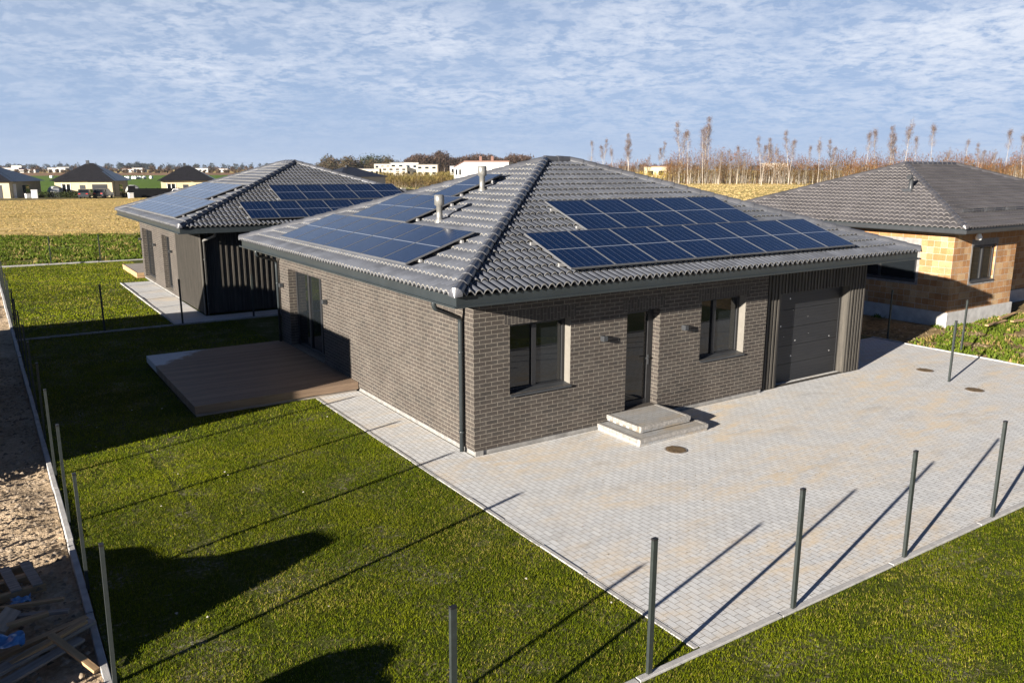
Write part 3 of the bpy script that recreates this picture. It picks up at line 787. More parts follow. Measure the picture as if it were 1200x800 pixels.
gt = MB().ring(-CO, -CO, CLX + CO, CLY + CO, [(.005, CZS + .13), (.005, CZS + .02), (.05, CZS - .005), (.11, CZS + .02), (.125, CZS + .13), (.115, CZS + .13), (.10, CZS + .03), (.05, CZS + .01), (.015, CZS + .03), (.015, CZS + .13)])
gt.build('gutter', M['dark_metal'], C)
zc = lambda v: CZT + CSL * (v + CO)
vt = MB(); vt.tube([(2.43, 3.19, zc(2.43) - .1), (2.43, 3.19, zc(2.43) + .1), (2.43, 3.19, zc(2.43) + .42), (2.37, 3.19, zc(2.43) + .5), (2.25, 3.19, zc(2.43) + .47)], [.11, .08, .075, .085, .09], 12)
vt.box(2.18, 3.0, zc(2.30) - .02, 2.68, 3.38, zc(2.30) + .09); vt.build('roof_vent', M['dark_metal'], C)
sg = MB()
for i in range(7):
    xx = .95 + i * 1.5
    for dz in (.10, .17): sg.tube([(xx, .36, zc(.36) + dz), (xx + 1.42, .36, zc(.36) + dz)], .018, 6)
    for e_ in (.1, .7, 1.3): sg.box(xx + e_ - .015, .34, zc(.36) - .02, xx + e_ + .015, .38, zc(.36) + .19)
sg.build('snow_guard', M['dark_metal'], C)
fl = MB(); fl.tube([(.85, -.35, CZS), (.85, -.35, CZS - .05), (.85, -.35, CZS - .18), (.85, -.35, CZS - .27)], [.05, .06, .11, .09], 12); fl.build('floodlight', M['white'], C)
dp = MB()

# ------------------------------------------------------------------ entrance steps, deck
st = empty('entrance_steps', (3.95, -.6, 0), 0, 'two block-paved steps up to the dark front door', 'steps')
def step_part(x0, y0, x1, y1, z0, z1):
    ox, oy = 3.95, -.6
    b = MB().box(x0 - ox, y0 - oy, z0, x1 - ox, y1 - oy, z1); b = b.build('step', M['paver_x'], st, bevel=.012)
    e = MB(); n = int((x1 - x0) / .1)
    for i in range(n):     # edging blocks standing on end
        xx = x0 + (x1 - x0) * i / n - ox; e.box(xx + .003, y0 - oy - .02, z1 - .075, xx + (x1 - x0) / n - .003, y0 - oy + .06, z1 + .006)
    n = int((y1 - y0) / .2)
    for sx in (x0 - .02, x1 - .06):
        for i in range(n):
            yy = y0 + .062 + (y1 - .062 - y0) * i / n - oy; e.box(sx - ox, yy + .003, z1 - .075, sx + .08 - ox, yy + (y1 - .062 - y0) / n - .003, z1 + .006)
    e.build('edging', M['edging'], b, bevel=.004)
step_part(3.25, -1.03, 4.64, -.005, .16, .285); step_part(3.0, -1.29, 4.9, -.005, -.02, .135)

DK = empty('timber_deck', (-1.9, 8.4, 0), 0, 'low brown timber deck outside the patio door, its far corner pale with frost', 'deck')
dm = MB(); n = 40
for i in range(n):
    y0_ = 5.545 + i * 5.77 / n; dm.box(-3.80, y0_ + .003, .205, -.012, y0_ + 5.77 / n - .003, .235 + random.uniform(-.0015, .0015))
bo = dm.build('deck_board', M['deck'], DK); bo.location = (1.9, -8.4, 0)
for v in bo.data.vertices: pass
sk = MB(); sk.box(-3.835, 5.505, .06, -3.805, 11.33, .242); sk.box(-3.804, 5.505, .06, -.012, 5.535, .242); sk.box(-3.804, 11.32, .06, -.012, 11.35, .242)
so_ = sk.build('edge_board', M['deck'], DK, bevel=.004); so_.location = (1.9, -8.4, 0)
sk = MB(); sk.box(-3.80, 5.54, -.05, -3.77, 11.3, .06); sk.box(-3.77, 5.54, -.05, -.05, 5.57, .06)
sk.box(-3.77, 7.5, -.05, -.05, 7.6, .19); sk.box(-3.77, 9.5, -.05, -.05, 9.6, .19)
j = sk.build('bearer', M['plank_grey'], DK); j.location = (1.9, -8.4, 0)
D2_ = empty('timber_deck', (0, 33, 0), 0, 'small pale timber deck at the far back corner of the house behind', 'deck')
dm = MB()
for i in range(32): dm.box(-.95, -2.1 + i * .14, .2, 2.5, -2.1 + i * .14 + .135, .25)
dm.build('deck_board', M['plank_grey'], D2_)
sk = MB(); sk.box(-.985, -2.13, .0, -.955, 2.4, .26); sk.box(-.954, -2.13, .0, 2.5, -2.104, .26); sk.build('edge_board', M['plank'], D2_)

# ------------------------------------------------------------------ manholes
def manhole(x, y, label, r=.19):
    o = empty('manhole_cover', (x, y, 0), 0, label, 'manhole cover', 'round manhole covers in the paving')
    MB().tube([(0, 0, -.02), (0, 0, .010)], r + .03, 32).build('rim', M['stone'], o)
    m = MB().tube([(0, 0, .0), (0, 0, .014)], r, 32)
    for i in range(-3, 4):
        L = math.sqrt(max(.01, (r * .85) ** 2 - (i * .06) ** 2)); m.box(-L, i * .06 - .012, .0145, L, i * .06 + .012, .020)
    m.build('lid', M['rust'], o)
manhole(3.47, -1.81, 'round rusty manhole cover in the paving just in front of the entrance steps')
manhole(13.65, -.95, 'round manhole cover beside the lone post, nearer the garage corner')
manhole(12.75, -2.73, 'round manhole cover with dirt round it, out on the paving past the lone post')

# ------------------------------------------------------------------ fence posts
pm = MB().box(-.03, -.02, -.05, .03, .02, 1.57).build('fence_post_shaft', M['post'])
pc = MB().box(-.033, -.023, 1.571, .033, .023, 1.592).build('cap', M['cap'], pm, bevel=.003)
pm.name = 'fence_post'
ORD = ['first', 'second', 'third', 'fourth', 'fifth', 'sixth', 'seventh', 'eighth', 'ninth', 'tenth', 'eleventh', 'twelfth', 'thirteenth', 'fourteenth', 'fifteenth', 'sixteenth', 'seventeenth', 'eighteenth', 'nineteenth', 'twentieth', 'twenty-first', 'twenty-second']
first_post = []
def post(x, y, label, rz=0, group='metal fence posts'):
    if not first_post: o = pm; first_post.append(1)
    else:
        o = pm.copy(); COL.objects.link(o); c = pc.copy(); COL.objects.link(c); c.parent = o
    o.location = (x, y, 0); o.rotation_euler = (random.gauss(0, .006), random.gauss(0, .006), rz)
    tag(o, label, 'fence post', group)
front_lab = {-2: 'grey fence post where the left fence meets the front kerb', -1: 'grey fence post in the near lawn, its base cut off by the picture',
             0: 'grey fence post at the near corner of the paved drive', 1: 'grey fence post on the front kerb, next one right of the drive corner post',
             2: 'grey fence post on the front kerb, second right of the drive corner post', 3: 'grey fence post on the front kerb, nearest the right edge of the picture',
             4: 'grey fence post on the front kerb just outside the right edge of the picture'}
for i in range(-2, 5): post(-1.864 + 2.413 * i, -6.79, front_lab[i])
for i in range(19):
    y = -3.78 + 2.345 * i
    if i == 0: l = 'tall grey fence post nearest the camera on the left concrete boards'
    elif i < 8: l = f'grey fence post of the left row, {ORD[i]} counting from the camera'
    else: l = 'thin dark post crowded among others at the far end of the left fence row'
    post(-6.70, y, l, math.pi / 2, 'metal fence posts' if i < 8 else 'far posts of the left fence row')
for i, l in enumerate(['dark fence post in the shaded lawn between the houses, leftmost of that row', 'dark fence post at the corner of the pale path between the two houses', 'short-looking dark fence post before the black clad wall, right of the path corner']):
    post(-4.19 + 2.46 * i, 16.93, l)
for i, l in enumerate(['thin dark post at the far lawn edge before the weeds, left one of two', 'thin dark post at the far lawn edge before the weeds, right one of two', 'thin dark post at the far lawn edge hidden behind the second house']):
    post(-4.06 + 2.51 * i, 39.66, l)
post(13.03, -1.94, 'lone grey fence post standing out on the drive between two manhole covers')
post(16.66, -.32, 'grey fence post on the right paving edge in front of the weeds')
post(16.66, 2.02, 'dark fence post in the shade before the concrete plinth of the block house', )
post(16.66, -2.66, 'grey fence post on the right paving edge just beyond the picture')

# ------------------------------------------------------------------ the shadow casters left of the frame (next plot)
dn = empty('block_shell', (-16.2, 9.1, 0), 0, 'flat-topped unfinished block building on the next plot that shades the deck', 'building')
wall('wall', 'y+', 6.2, -6.04, 6.1, 0., 3.55, [(-3, -1, 1, 2.3)], .3, M['block'], dn)
wall('wall', 'y-', -6.2, -6.04, 6.1, 0., 3.55, [(1, 3, 1, 2.3)], .3, M['block'], dn)
wall('wall', 'x-', -6.04, -5.9, 5.9, 0., 3.55, [], .3, M['block'], dn); wall('wall', 'x+', 6.1, -5.9, 5.9, 0., 3.55, [], .3, M['block'], dn)
MB().box(-6.2, -6.04, 3.551, 6.2, 6.1, 3.70).build('roof_slab', M['concrete'], dn)
def heap(name, x, y, label, prof, L, mat):
    """a soil heap: ridge running along y with a varying height"""
    from mathutils import noise
    nx, ny = 28, 44; V = []
    for j in range(ny):
        for i in range(nx):
            u, v = i / (nx - 1) * 2 - 1, j / (ny - 1)
            h = np.interp(v, [q[0] for q in prof], [q[1] for q in prof]); hw = .35 + 1.0 * h
            z = h * max(0, 1 - abs(u)) ** .8 + noise.noise(Vector((u * 3 + x, v * 7, y))) * .10 * min(1, h * 2) * (1 - abs(u))
            V.append((u * hw, (v - .5) * L, z - .03))
    F = [(j * nx + i, j * nx + i + 1, (j + 1) * nx + i + 1, (j + 1) * nx + i) for j in range(ny - 1) for i in range(nx - 1)]
    o = np_mesh(name, V, F, mat, smooth=True); o.location = (x, y, 0); return tag(o, label, 'soil heap', 'soil heaps on the next plot')
heap('soil_heap', -9.6, -2.45, 'heap of excavated soil beside the left fence, tall at its near end', [(0, 0), (.05, 1.2), (.14, 1.55), (.30, 1.52), (.42, 1.2), (.55, 1.05), (.75, .95), (.95, .85), (1, 0)], 3.3, M['dirt'])
heap('soil_heap', -9.6, -6.9, 'lower heap of excavated soil nearer the camera beside the left fence', [(0, 0), (.1, .8), (.4, 1.3), (.75, 1.45), (.9, 1.25), (1, 0)], 2.6, M['dirt'])

# ------------------------------------------------------------------ lumber on the dirt strip
def plank(x, y, z, L, wd, th, rz, ry, label, mat='plank', rx=0.):
    o = MB().box(-L / 2, -wd / 2, -th / 2, L / 2, wd / 2, th / 2).build('wooden_plank', M[mat], bevel=.003)
    o.location = (x, y, z); o.rotation_euler = (rx, ry, rz); tag(o, label, 'plank', 'scrap timber on the dirt strip')
plank(-7.38, -2.62, .10, 1.2, .09, .045, R(17), R(-3), 'long orange-brown plank lying across the timber pile')
plank(-7.22, -2.84, .17, .85, .08, .04, R(24), R(-6), 'sunlit pale plank on top of the timber pile, pointing at the kerb')
plank(-7.02, -3.22, .17, .8, .075, .035, R(-62), R(14), 'short orange plank propped against the pile beside the kerb')
plank(-7.5, -2.95, .12, 1.7, .16, .04, R(30), 0, 'broad grey board at the bottom of the timber pile', 'plank_grey')
plank(-7.55, -3.2, .08, 1.5, .14, .03, R(32), 0, 'grey board lying lowest and nearest the camera in the pile', 'plank_grey')
plank(-7.62, -2.05, .17, .7, .18, .03, R(75), R(10), 'wide grey board leaning up out of the timber pile', 'plank_grey', .5)
plank(-7.58, -2.2, .16, .8, .08, .05, R(8), 0, 'stubby brown plank under the leaning grey board')
plank(-7.38, -1.65, .10, .8, .06, .04, R(-14), 0, 'thin brown lath on bare soil between pallet and pile')
plank(-7.25, -1.95, .08, .6, .07, .04, R(-20), 0, 'short brown offcut lying beside the thin lath', 'plank_grey')
def scrap(x, y, z, r_, label):
    from mathutils import noise
    V, F, n = [], [], 12
    for j in range(n):
        for i in range(n):
            u, v = i / (n - 1) - .5, j / (n - 1) - .5; h = noise.noise(Vector((u * 5 + x, v * 5, y))) * .5 + .25
            V.append((u * r_ * (1 + .3 * h), v * r_, max(0, h) * r_ * .6))
    F = [(j * n + i, j * n + i + 1, (j + 1) * n + i + 1, (j + 1) * n + i) for j in range(n - 1) for i in range(n - 1)]
    o = np_mesh('plastic_sheet', V, F, M['skylit_plastic'], smooth=True); o.location = (x, y, z); tag(o, label, 'plastic sheet')
M['skylit_plastic'] = pmat('skylit_plastic', (.10, .26, .5), .35, var=.25, scale=9)  # white plastic, with the blue skylight of the shade put into its colour
scrap(-7.62, -2.75, .22, .32, 'crumpled white plastic sheet, blue skylight painted in, caught in the timber pile')
scrap(-7.45, -1.35, .0, .22, 'small white plastic scrap, blue skylight painted in, on the soil near the pallet')
pal = empty('wooden_pallet', (-7.62, -.80, -.02), R(8), 'broken wooden pallet with spaced slats on the dirt strip', 'pallet')
for i in range(4): MB().box(-.45 + i * .24, -.40, .10, -.45 + i * .24 + .12, .40, .122).build('slat', M['plank_grey'], pal)
for i in range(3): MB().box(-.46, -.40 + i * .36, .0, .42, -.40 + i * .36 + .08, .099).build('bearer', M['plank'], pal)

# ------------------------------------------------------------------ planted ground: grass, weeds, straw
def blades(name, P, h, wd, cols, mat, lean=.5, kind='stuff'):
    n = len(P); a = rng.uniform(0, 2 * np.pi, n); la = rng.uniform(0, 2 * np.pi, n); ln = rng.uniform(0, lean, n) * h
    side = np.stack([np.cos(a), np.sin(a), np.zeros(n)], 1) * (wd / 2)[:, None]
    tip = P + np.stack([np.cos(la) * ln, np.sin(la) * ln, h], 1)
    V = np.empty((n, 3, 3)); V[:, 0] = P - side; V[:, 1] = P + side; V[:, 2] = tip
    F = np.arange(3 * n).reshape(n, 3)
    o = np_mesh(name, V.reshape(-1, 3), F, mat, cols=np.repeat(cols, 3, 0)); return tag(o, kind=kind)

def vnoise(x, y, s, seed=0):
    """cheap smooth value noise"""
    g = np.random.default_rng(seed).random((64, 64)); x = x / s; y = y / s
    xi, yi = np.floor(x).astype(int), np.floor(y).astype(int); fx, fy = x - xi, y - yi; fx = fx * fx * (3 - 2 * fx); fy = fy * fy * (3 - 2 * fy)
    q = lambda i, j: g[(xi + i) % 64, (yi + j) % 64]
    return (q(0, 0) * (1 - fx) + q(1, 0) * fx) * (1 - fy) + (q(0, 1) * (1 - fx) + q(1, 1) * fx) * fy

def scatter(rects, dens, keep=None, margin=120):
    out = []
    for (x0, y0, x1, y1) in rects:
        n = int((x1 - x0) * (y1 - y0) * dens); P = np.stack([rng.uniform(x0, x1, n), rng.uniform(y0, y1, n), np.zeros(n)], 1)
        u, v, z = to_px(P); P = P[(z > 1) & (u > -margin) & (u < 1200 + margin) & (v < 800 + margin)]
        out.append(P)
    P = np.concatenate(out)
    return P if keep is None else P[keep(P)]

def grass_cols(P, n):
    g1 = np.array([.066, .102, .002]); g2 = np.array([.215, .240, .005]); g3 = np.array([.33, .28, .06])
    t = np.clip(vnoise(P[:, 0], P[:, 1], .9, 1) * .5 + vnoise(P[:, 0], P[:, 1], .25, 2) * .3 + rng.uniform(-.45, .5, n), 0, 1)[:, None]
    c = g1 * (1 - t) + g2 * t
    dry = vnoise(P[:, 0], P[:, 1], 1.6, 3) * .55 + vnoise(P[:, 0], P[:, 1], .5, 4) * .45
    c = c * (.72 + .56 * vnoise(P[:, 0], P[:, 1], 2.6, 7))[:, None]
    y = (rng.random(n) < .05 + .24 * np.clip((dry - .52) * 4, 0, 1))[:, None]
    return np.where(y, g3 * rng.uniform(.7, 1.2, (n, 1)), c)
def lawn_keep(P):
    x, y = P[:, 0], P[:, 1]
    bare = vnoise(x, y, .35, 5) * .45 + vnoise(x, y, .09, 6) * .55
    k = rng.random(len(P)) < np.clip((bare - .16) * 3.4, .22, 1)
    tr = np.abs(x - (-5.05 + .05 * np.sin(y * 1.3))) < .05 + .03 * np.sin(y * 5)        # an old rut across the lawn
    k &= ~(tr & (y > -4) & (y < 4.2) & (rng.random(len(P)) < .8))
    far = y < -6.8; k &= ~(far & (np.abs((y + .18 * x) % .9 - .45) < .09) & (rng.random(len(P)) < .45))
    deck = (x > -3.85) & (y > 5.5) & (y < 11.36); return k & ~deck
zones = [([(-6.69, -6.74, -1.12, 4), (-6, -12.3, 9, -6.86)], 4200, .036, .0065), ([(-6.69, 4, -1.12, 12), (9, -9, 16.6, -6.86)], 1700, .04, .010), ([(-6.69, 12, .0, 16.88)], 700, .045, .016), ([(-6.69, 16.98, -2.0, 39.6), (-2, 29.5, 0, 39.4)], 330, .055, .028)]
Ps, Hs, Ws = [], [], []
for rects, dn_, hh, ww in zones:
    P = scatter(rects, dn_, lawn_keep); n = len(P)
    Ps.append(P); Hs.append(hh * rng.uniform(.5, 1.3, n)); Ws.append(ww * rng.uniform(.6, 1.3, n))
P = np.concatenate(Ps); P[:, 2] = -.012
blades('grass', P, np.concatenate(Hs), np.concatenate(Ws), grass_cols(P, len(P)), M['blade'], 1.0)

# weeds beyond the far lawn edge, stubble, rough lot on the right
def clumps(P, per, spread, h, wd, c_lo, c_hi, yellow, name, lean=1.2):
    n = len(P); Q = np.repeat(P, per, 0) + rng.normal(0, 1, (n * per, 3)) * np.array([spread, spread, 0]); m_ = len(Q)
    t = np.repeat(rng.random(n), per)[:, None] * .6 + rng.random((m_, 1)) * .4
    c = np.array(c_lo) * (1 - t) + np.array(c_hi) * t
    yl = np.repeat(rng.random(n) < yellow[0], per)[:, None]; c = np.where(yl, np.array(yellow[1]) * rng.uniform(.6, 1.2, (m_, 1)), c)
    return blades(name, Q, h * rng.uniform(.4, 1.2, m_), wd * rng.uniform(.6, 1.4, m_), c, M['blade'], lean)
P = scatter([(-14, 39.9, 6, 66)], 7, lambda P: (P[:, 1] < 63.8 - .3 * (P[:, 0] + 5.8)) & (vnoise(P[:, 0], P[:, 1], 2.5, 9) > .25))
clumps(P, 9, .16, .17, .10, (.045, .075, .008), (.12, .16, .015), (.16, (.28, .22, .08)), 'weeds')
P = scatter([(-30, 63, 30, 150)], 3.0, lambda P: (P[:, 1] > 64 - .3 * (P[:, 0] + 5.8)) & (vnoise(P[:, 0], P[:, 1], 6, 10) > .2) & (P[:, 1] < 147 + .2 * P[:, 0]))
clumps(P, 3, .3, .07, .14, (.28, .21, .07), (.50, .37, .16), (.14, (.14, .15, .04)), 'straw')
P = scatter([(50, 40, 330, 260)], .45, lambda P: (vnoise(P[:, 0], P[:, 1], 14, 10) > .25) & (np.hypot(P[:, 0] - 20, P[:, 1]) > 60), margin=40)
clumps(P, 3, .8, .16, .40, (.30, .23, .09), (.50, .38, .19), (.2, (.16, .15, .06)), 'dry_grass')
P = scatter([(16.6, -4, 26, 4.5)], 26, lambda P: (vnoise(P[:, 0], P[:, 1], .9, 11) > .42) & ~((P[:, 0] > 20.0) & (P[:, 1] > 1.95)) & ~((P[:, 1] > 1.3) & (P[:, 0] < 19.6)))
clumps(P, 10, .09, .13, .07, (.05, .085, .01), (.15, .19, .02), (.18, (.32, .23, .09)), 'weeds')

# clods, leaves and crumbs lying about
def crumbs(name, P, size, c1, c2):
    n = len(P); s = (size * rng.uniform(.4, 1.3, n))[:, None]; T = np.array([(1, 0, 0), (-.5, .87, 0), (-.5, -.87, 0), (0, 0, 1)])
    a = rng.uniform(0, 6.28, n); ca_, sa_ = np.cos(a), np.sin(a); V = np.empty((n, 4, 3))
    for k_ in range(4):
        x, y, z = T[k_]; V[:, k_] = P + s * np.stack([ca_ * x - sa_ * y, sa_ * x + ca_ * y, np.full(n, z * .7)], 1)
    F = (np.arange(n)[:, None, None] * 4 + np.array([(0, 1, 3), (1, 2, 3), (2, 0, 3)])).reshape(-1, 3)
    t = rng.random((n, 1)); c = np.array(c1) * (1 - t) + np.array(c2) * t
    return tag(np_mesh(name, V.reshape(-1, 3), F, M['twig'], cols=np.repeat(c, 4, 0)), kind='stuff')
P = scatter([(-1, -6.7, 16, -.1)], 5, lambda P: vnoise(P[:, 0], P[:, 1], 1.3, 21) > .55); P[:, 2] = .002
Q = np.stack([rng.normal(13.2, .9, 160), rng.normal(-1.6, .8, 160), np.full(160, .002)], 1)
crumbs('crumbs', np.concatenate([P, Q]), .012, (.10, .08, .05), (.3, .24, .15))
P = scatter([(-8.6, -5, -6.85, 14)], 60); P[:, 2] = .02
crumbs('rubble', P, .045, (.12, .09, .06), (.42, .34, .25))
P = scatter([(16.6, -3, 26, 3)], 26); P[:, 2] = -.01
crumbs('rubble', P, .05, (.12, .09, .05), (.42, .33, .2))
P = scatter([(-6.6, -6.6, -1.2, 30)], .35, lambda P: rng.random(len(P)) < .8); P[:, 2] = .03
crumbs('leaf_litter', P, .022, (.4, .36, .3), (.6, .57, .5))
for i, (x, y, L, rz) in enumerate([(21.6, 1.1, 1.9, .15), (23.2, 1.5, 2.2, .22), (22.6, .75, 1.5, .05), (24.4, 1.35, 1.4, .3)]):
    plank(x, y, .16 + .03 * i, L, .12, .04, rz, .03, ['plank in the weeds below the block house window', 'longest plank in the weeds beside the block house plinth', 'plank lying flat in the weeds closest to the paving', 'plank at the right end of the weeds by the picture edge'][i])
    bpy.data.objects[-1]['group'] = 'planks in the weeds'

# ------------------------------------------------------------------ far houses of the row
def far_house(px, dist, wdt, dep, hw, pitch_, rz, label, wallm, roofm=None, front=True, chimney=True, wing=True):
    x, y = polar(px, dist); o = empty('bungalow', (x, y, 0), rz, label, 'house', 'bungalows beyond the stubble field')
    W_, D_ = wdt / 2, dep / 2
    b = MB(); b.box(-W_, -D_, 0, W_, D_, hw); b.build('wall', M[wallm], o)
    e = .7; X, Y = W_ + e, D_ + e; hh = min(X, Y); zr = hw + hh * pitch_
    r = MB(); r0, r1 = ((-X + hh, 0), (X - hh, 0)) if X >= Y else ((0, -Y + hh), (0, Y - hh))
    q = [(-X, -Y, hw), (X, -Y, hw), (X, Y, hw), (-X, Y, hw), (*r0, zr), (*r1, zr)]
    if X >= Y: fs = [(0, 1, 5, 4), (1, 2, 5), (2, 3, 4, 5), (3, 0, 4)]
    else: fs = [(0, 1, 4), (1, 2, 5, 4), (2, 3, 5), (3, 0, 4, 5)]
    for f_ in fs: r.quad(*[q[i] for i in f_])
    r.quad(*[q[i] for i in (3, 2, 1, 0)])
    if wing:   # hipped wing over the garage
        a0, a1, zz = W_ * .02, X - .1, hw + .02; xm = (a0 + a1) / 2; hw2 = (a1 - a0) / 2; zz2 = zz + hw2 * pitch_
        P = [(a0, -Y - 1.6, zz), (a1, -Y - 1.6, zz), (a1, 0, zz), (a0, 0, zz), (xm, -Y - 1.6 + hw2, zz2), (xm, 0, zz2)]
        for f_ in ((0, 1, 4), (1, 2, 5, 4), (3, 0, 4, 5), (3, 2, 1, 0)): r.quad(*[P[i] for i in f_])
    rf = r.build('roof', M[roofm or 'black_tile'], o)
    if chimney:
        MB().box(-.7, -.25, zr - 1.0, -.2, .25, zr + .5).build('chimney', M['dark_metal'], rf)
    yw = -D_ - (1.6 if wing else 0)
    if wing: MB().box(W_ * .02 + .7, -D_ - 1.6, 0, W_ - .1, -D_, hw - .003).build('wall', M[wallm], o)
    wnds = [(-.62 * W_ - .7, -.62 * W_ + .7)] if wing else [(-.7 * W_, -.7 * W_ + 1.4), (.1 * W_, .1 * W_ + 1.6)]
    for (a, c) in wnds:
        pn = MB().box(a, -D_ - .03, .8, c, -D_ + .02, 2.3).build('window', M['glass'], o)
        fr_ = MB(); fr_.box(a - .1, -D_ - .06, .7, a, -D_ - .001, 2.4); fr_.box(c, -D_ - .06, .7, c + .1, -D_ - .001, 2.4); fr_.box((a + c) / 2 - .06, -D_ - .06, .8, (a + c) / 2 + .06, -D_ - .031, 2.3); fr_.build('frame', M['white'], pn)
    MB().box(-.18 * W_, -D_ - .03, 0, -.18 * W_ + 1.0, -D_ + .02, 2.15).build('door', M['dark_metal'], o)
    if wing:
        MB().box(.22 * W_ + .5, yw - .04, .02, .85 * W_ - .2, yw + .02, 2.3).build('garage_door', M['garage'], o)
    MB().box(W_ + .0, -D_ * .4, .9, W_ + .03, D_ * .1, 2.2).build('window', M['glass'], o)
    return o
far_house(-22, 152, 15, 12, 2.9, .46, R(-24), 'black roofed bungalow with white garage cut by the left edge of the picture', 'cream')
far_house(106, 160, 10.6, 9.4, 2.9, .62, R(-22), 'black pyramid roofed bungalow behind the parked dark car', 'cream')
far_house(219, 165, 9.6, 8.6, 2.9, .58, R(-14), 'black pyramid roofed bungalow half hidden behind the tiled roof with panels', 'cream')
far_house(408, 190, 13.0, 10.5, 3.4, .36, R(16), 'low black roofed bungalow peeping over the ridge of the second house', 'white_render', chimney=True, wing=False)
MB_ = MB
o = empty('white_gate', (*polar(4, 147), 0), R(-20), 'white garage gate panel at the left picture edge before the bungalow', 'gate')
MB().box(-1.6, -.05, 0, 1.6, .05, 2.5).build('gate_panel', M['white'], o); MB().box(-.2, -.08, 0, 1.0, -.051, 1.1).build('opening', M['dark_metal'], o)

def car(px, dist, rz, body, label, L=4.6):
    x, y = polar(px, dist); o = empty('parked_car', (x, y, 0), rz, label, 'car', 'cars parked by the bungalows')
    prof = [(-L / 2, .35), (-L / 2, .95), (-L / 2 + .15, 1.05), (-L / 2 + .55, 1.62), (.35, 1.66), (1.15, 1.10), (L / 2 - .15, .92), (L / 2, .7), (L / 2, .35)]
    b = MB()
    for s in (-.88, .88): b.quad(*[(x_, s, z_) for x_, z_ in (prof if s < 0 else prof[::-1])])
    for i in range(len(prof)):
        (x0, z0), (x1, z1) = prof[i], prof[(i + 1) % len(prof)]; b.quad((x0, -.88, z0), (x1, -.88, z1), (x1, .88, z1), (x0, .88, z0))
    b.build('body', M[body], o, bevel=.08)
    g = MB()
    for s in (-.885, .885): g.quad((-L / 2 + .5, s, 1.08), (.95, s, 1.08), (.3, s, 1.55), (-L / 2 + .75, s, 1.55))
    g.quad((1.13, -.75, 1.14), (1.13, .75, 1.14), (.42, .7, 1.62), (.42, -.7, 1.62)); g.quad((-L / 2 + .17, -.75, 1.1), (-L / 2 + .17, .75, 1.1), (-L / 2 + .5, .7, 1.56), (-L / 2 + .5, -.7, 1.56))
    g.build('window', M['glass'], o)
    for sx in (-1.4, 1.4):
        for s in (-.8, .8): MB().tube([(sx, s - .1, .33), (sx, s + .1, .33)], .33, 16).build('wheel', M['tyre'], o)
    for s in (-.6, .6): MB().box(-L / 2 - .02, s - .16, .8, -L / 2 + .02, s + .16, .95).build('tail_light', M['redlamp'], o)
car(98, 146, R(70), 'carpaint', 'dark estate car parked before the black roofed bungalow')
car(118, 148, R(60), 'carpaint', 'second dark car behind the estate car by the garage door')
car(214, 149, R(20), 'carwhite', 'white car parked behind the dark board fence')

def boxy(name, px, dist, sx, sy, sz, rz, mat, label, cat, lid=True):
    o = empty(name, (*polar(px, dist), 0), rz, label, cat)
    MB().box(-sx / 2, -sy / 2, 0, sx / 2, sy / 2, sz).build('body', M[mat], o, bevel=.03)
    if lid: MB().box(-sx / 2 - .03, -sy / 2 - .03, sz + .002, sx / 2 + .03, sy / 2 + .03, sz + .08).build('lid', M[mat], o)
boxy('utility_cabinet', 36.5, 146, .95, .5, 1.45, 0, 'white', 'pale upright cabinet at the field edge left of the hedge', 'cabinet')
boxy('storage_tank', 29, 147, .9, .9, .7, .2, 'white', 'low white tank beside the pale cabinet', 'tank')
boxy('storage_tank', 150, 147, .8, .8, .9, .1, 'white', 'white tank before the film greenhouse between the bungalows', 'tank')
boxy('distribution_box', 471, 150, 1.0, .5, 1.7, .2, 'white', 'white cabinet standing in the gold grass between the roofs', 'cabinet')
fn = empty('board_fence', (*polar(184, 150), 0), -YAW + R(20), 'dark board fence between the two black roofed bungalows', 'fence')
MB().box(-4.0, -.03, .05, 5.2, .03, 1.7).build('board', M['blacktarp'], fn); MB().box(-5.2, -.035, .05, -4.0, .035, 2.2).build('board', M['blacktarp'], fn)
for i in range(6): MB().box(-4.0 + i * 1.84 - .06, .03, 0, -4.0 + i * 1.84 + .06, .15, 1.8).build('post', M['blacktarp'], fn)
def greenhouse(px, dist, W_, L_, H_, label):
    o = empty('greenhouse', (*polar(px, dist), 0), R(10), label, 'greenhouse', 'film greenhouses among the bungalows')
    m = MB(); n = 14
    for j in range(8):
        for i in range(n):
            q = []
            for (a, b) in ((i, j), (i + 1, j), (i + 1, j + 1), (i, j + 1)):
                t = math.pi * a / n; q.append((math.cos(t) * W_, -L_ / 2 + L_ * b / 8, math.sin(t) * H_))
            m.quad(*q, smooth=True)
    for yy in (-L_ / 2, L_ / 2): m.quad(*[(math.cos(math.pi * i / n) * W_, yy, math.sin(math.pi * i / n) * H_) for i in range(n + 1)])
    m.build('film_cover', M['greenhouse'], o); MB().box(-.5, -L_ / 2 - .03, 0, .5, -L_ / 2 - .002, 1.9 * H_ / 2.4).build('door', M['white'], o)
greenhouse(60, 152, 1.0, 2.6, 2.0, 'grey domed film greenhouse behind the dark hedge')
greenhouse(153, 154, 1.1, 2.6, 2.2, 'pale arched film greenhouse right of the black roofed bungalow')

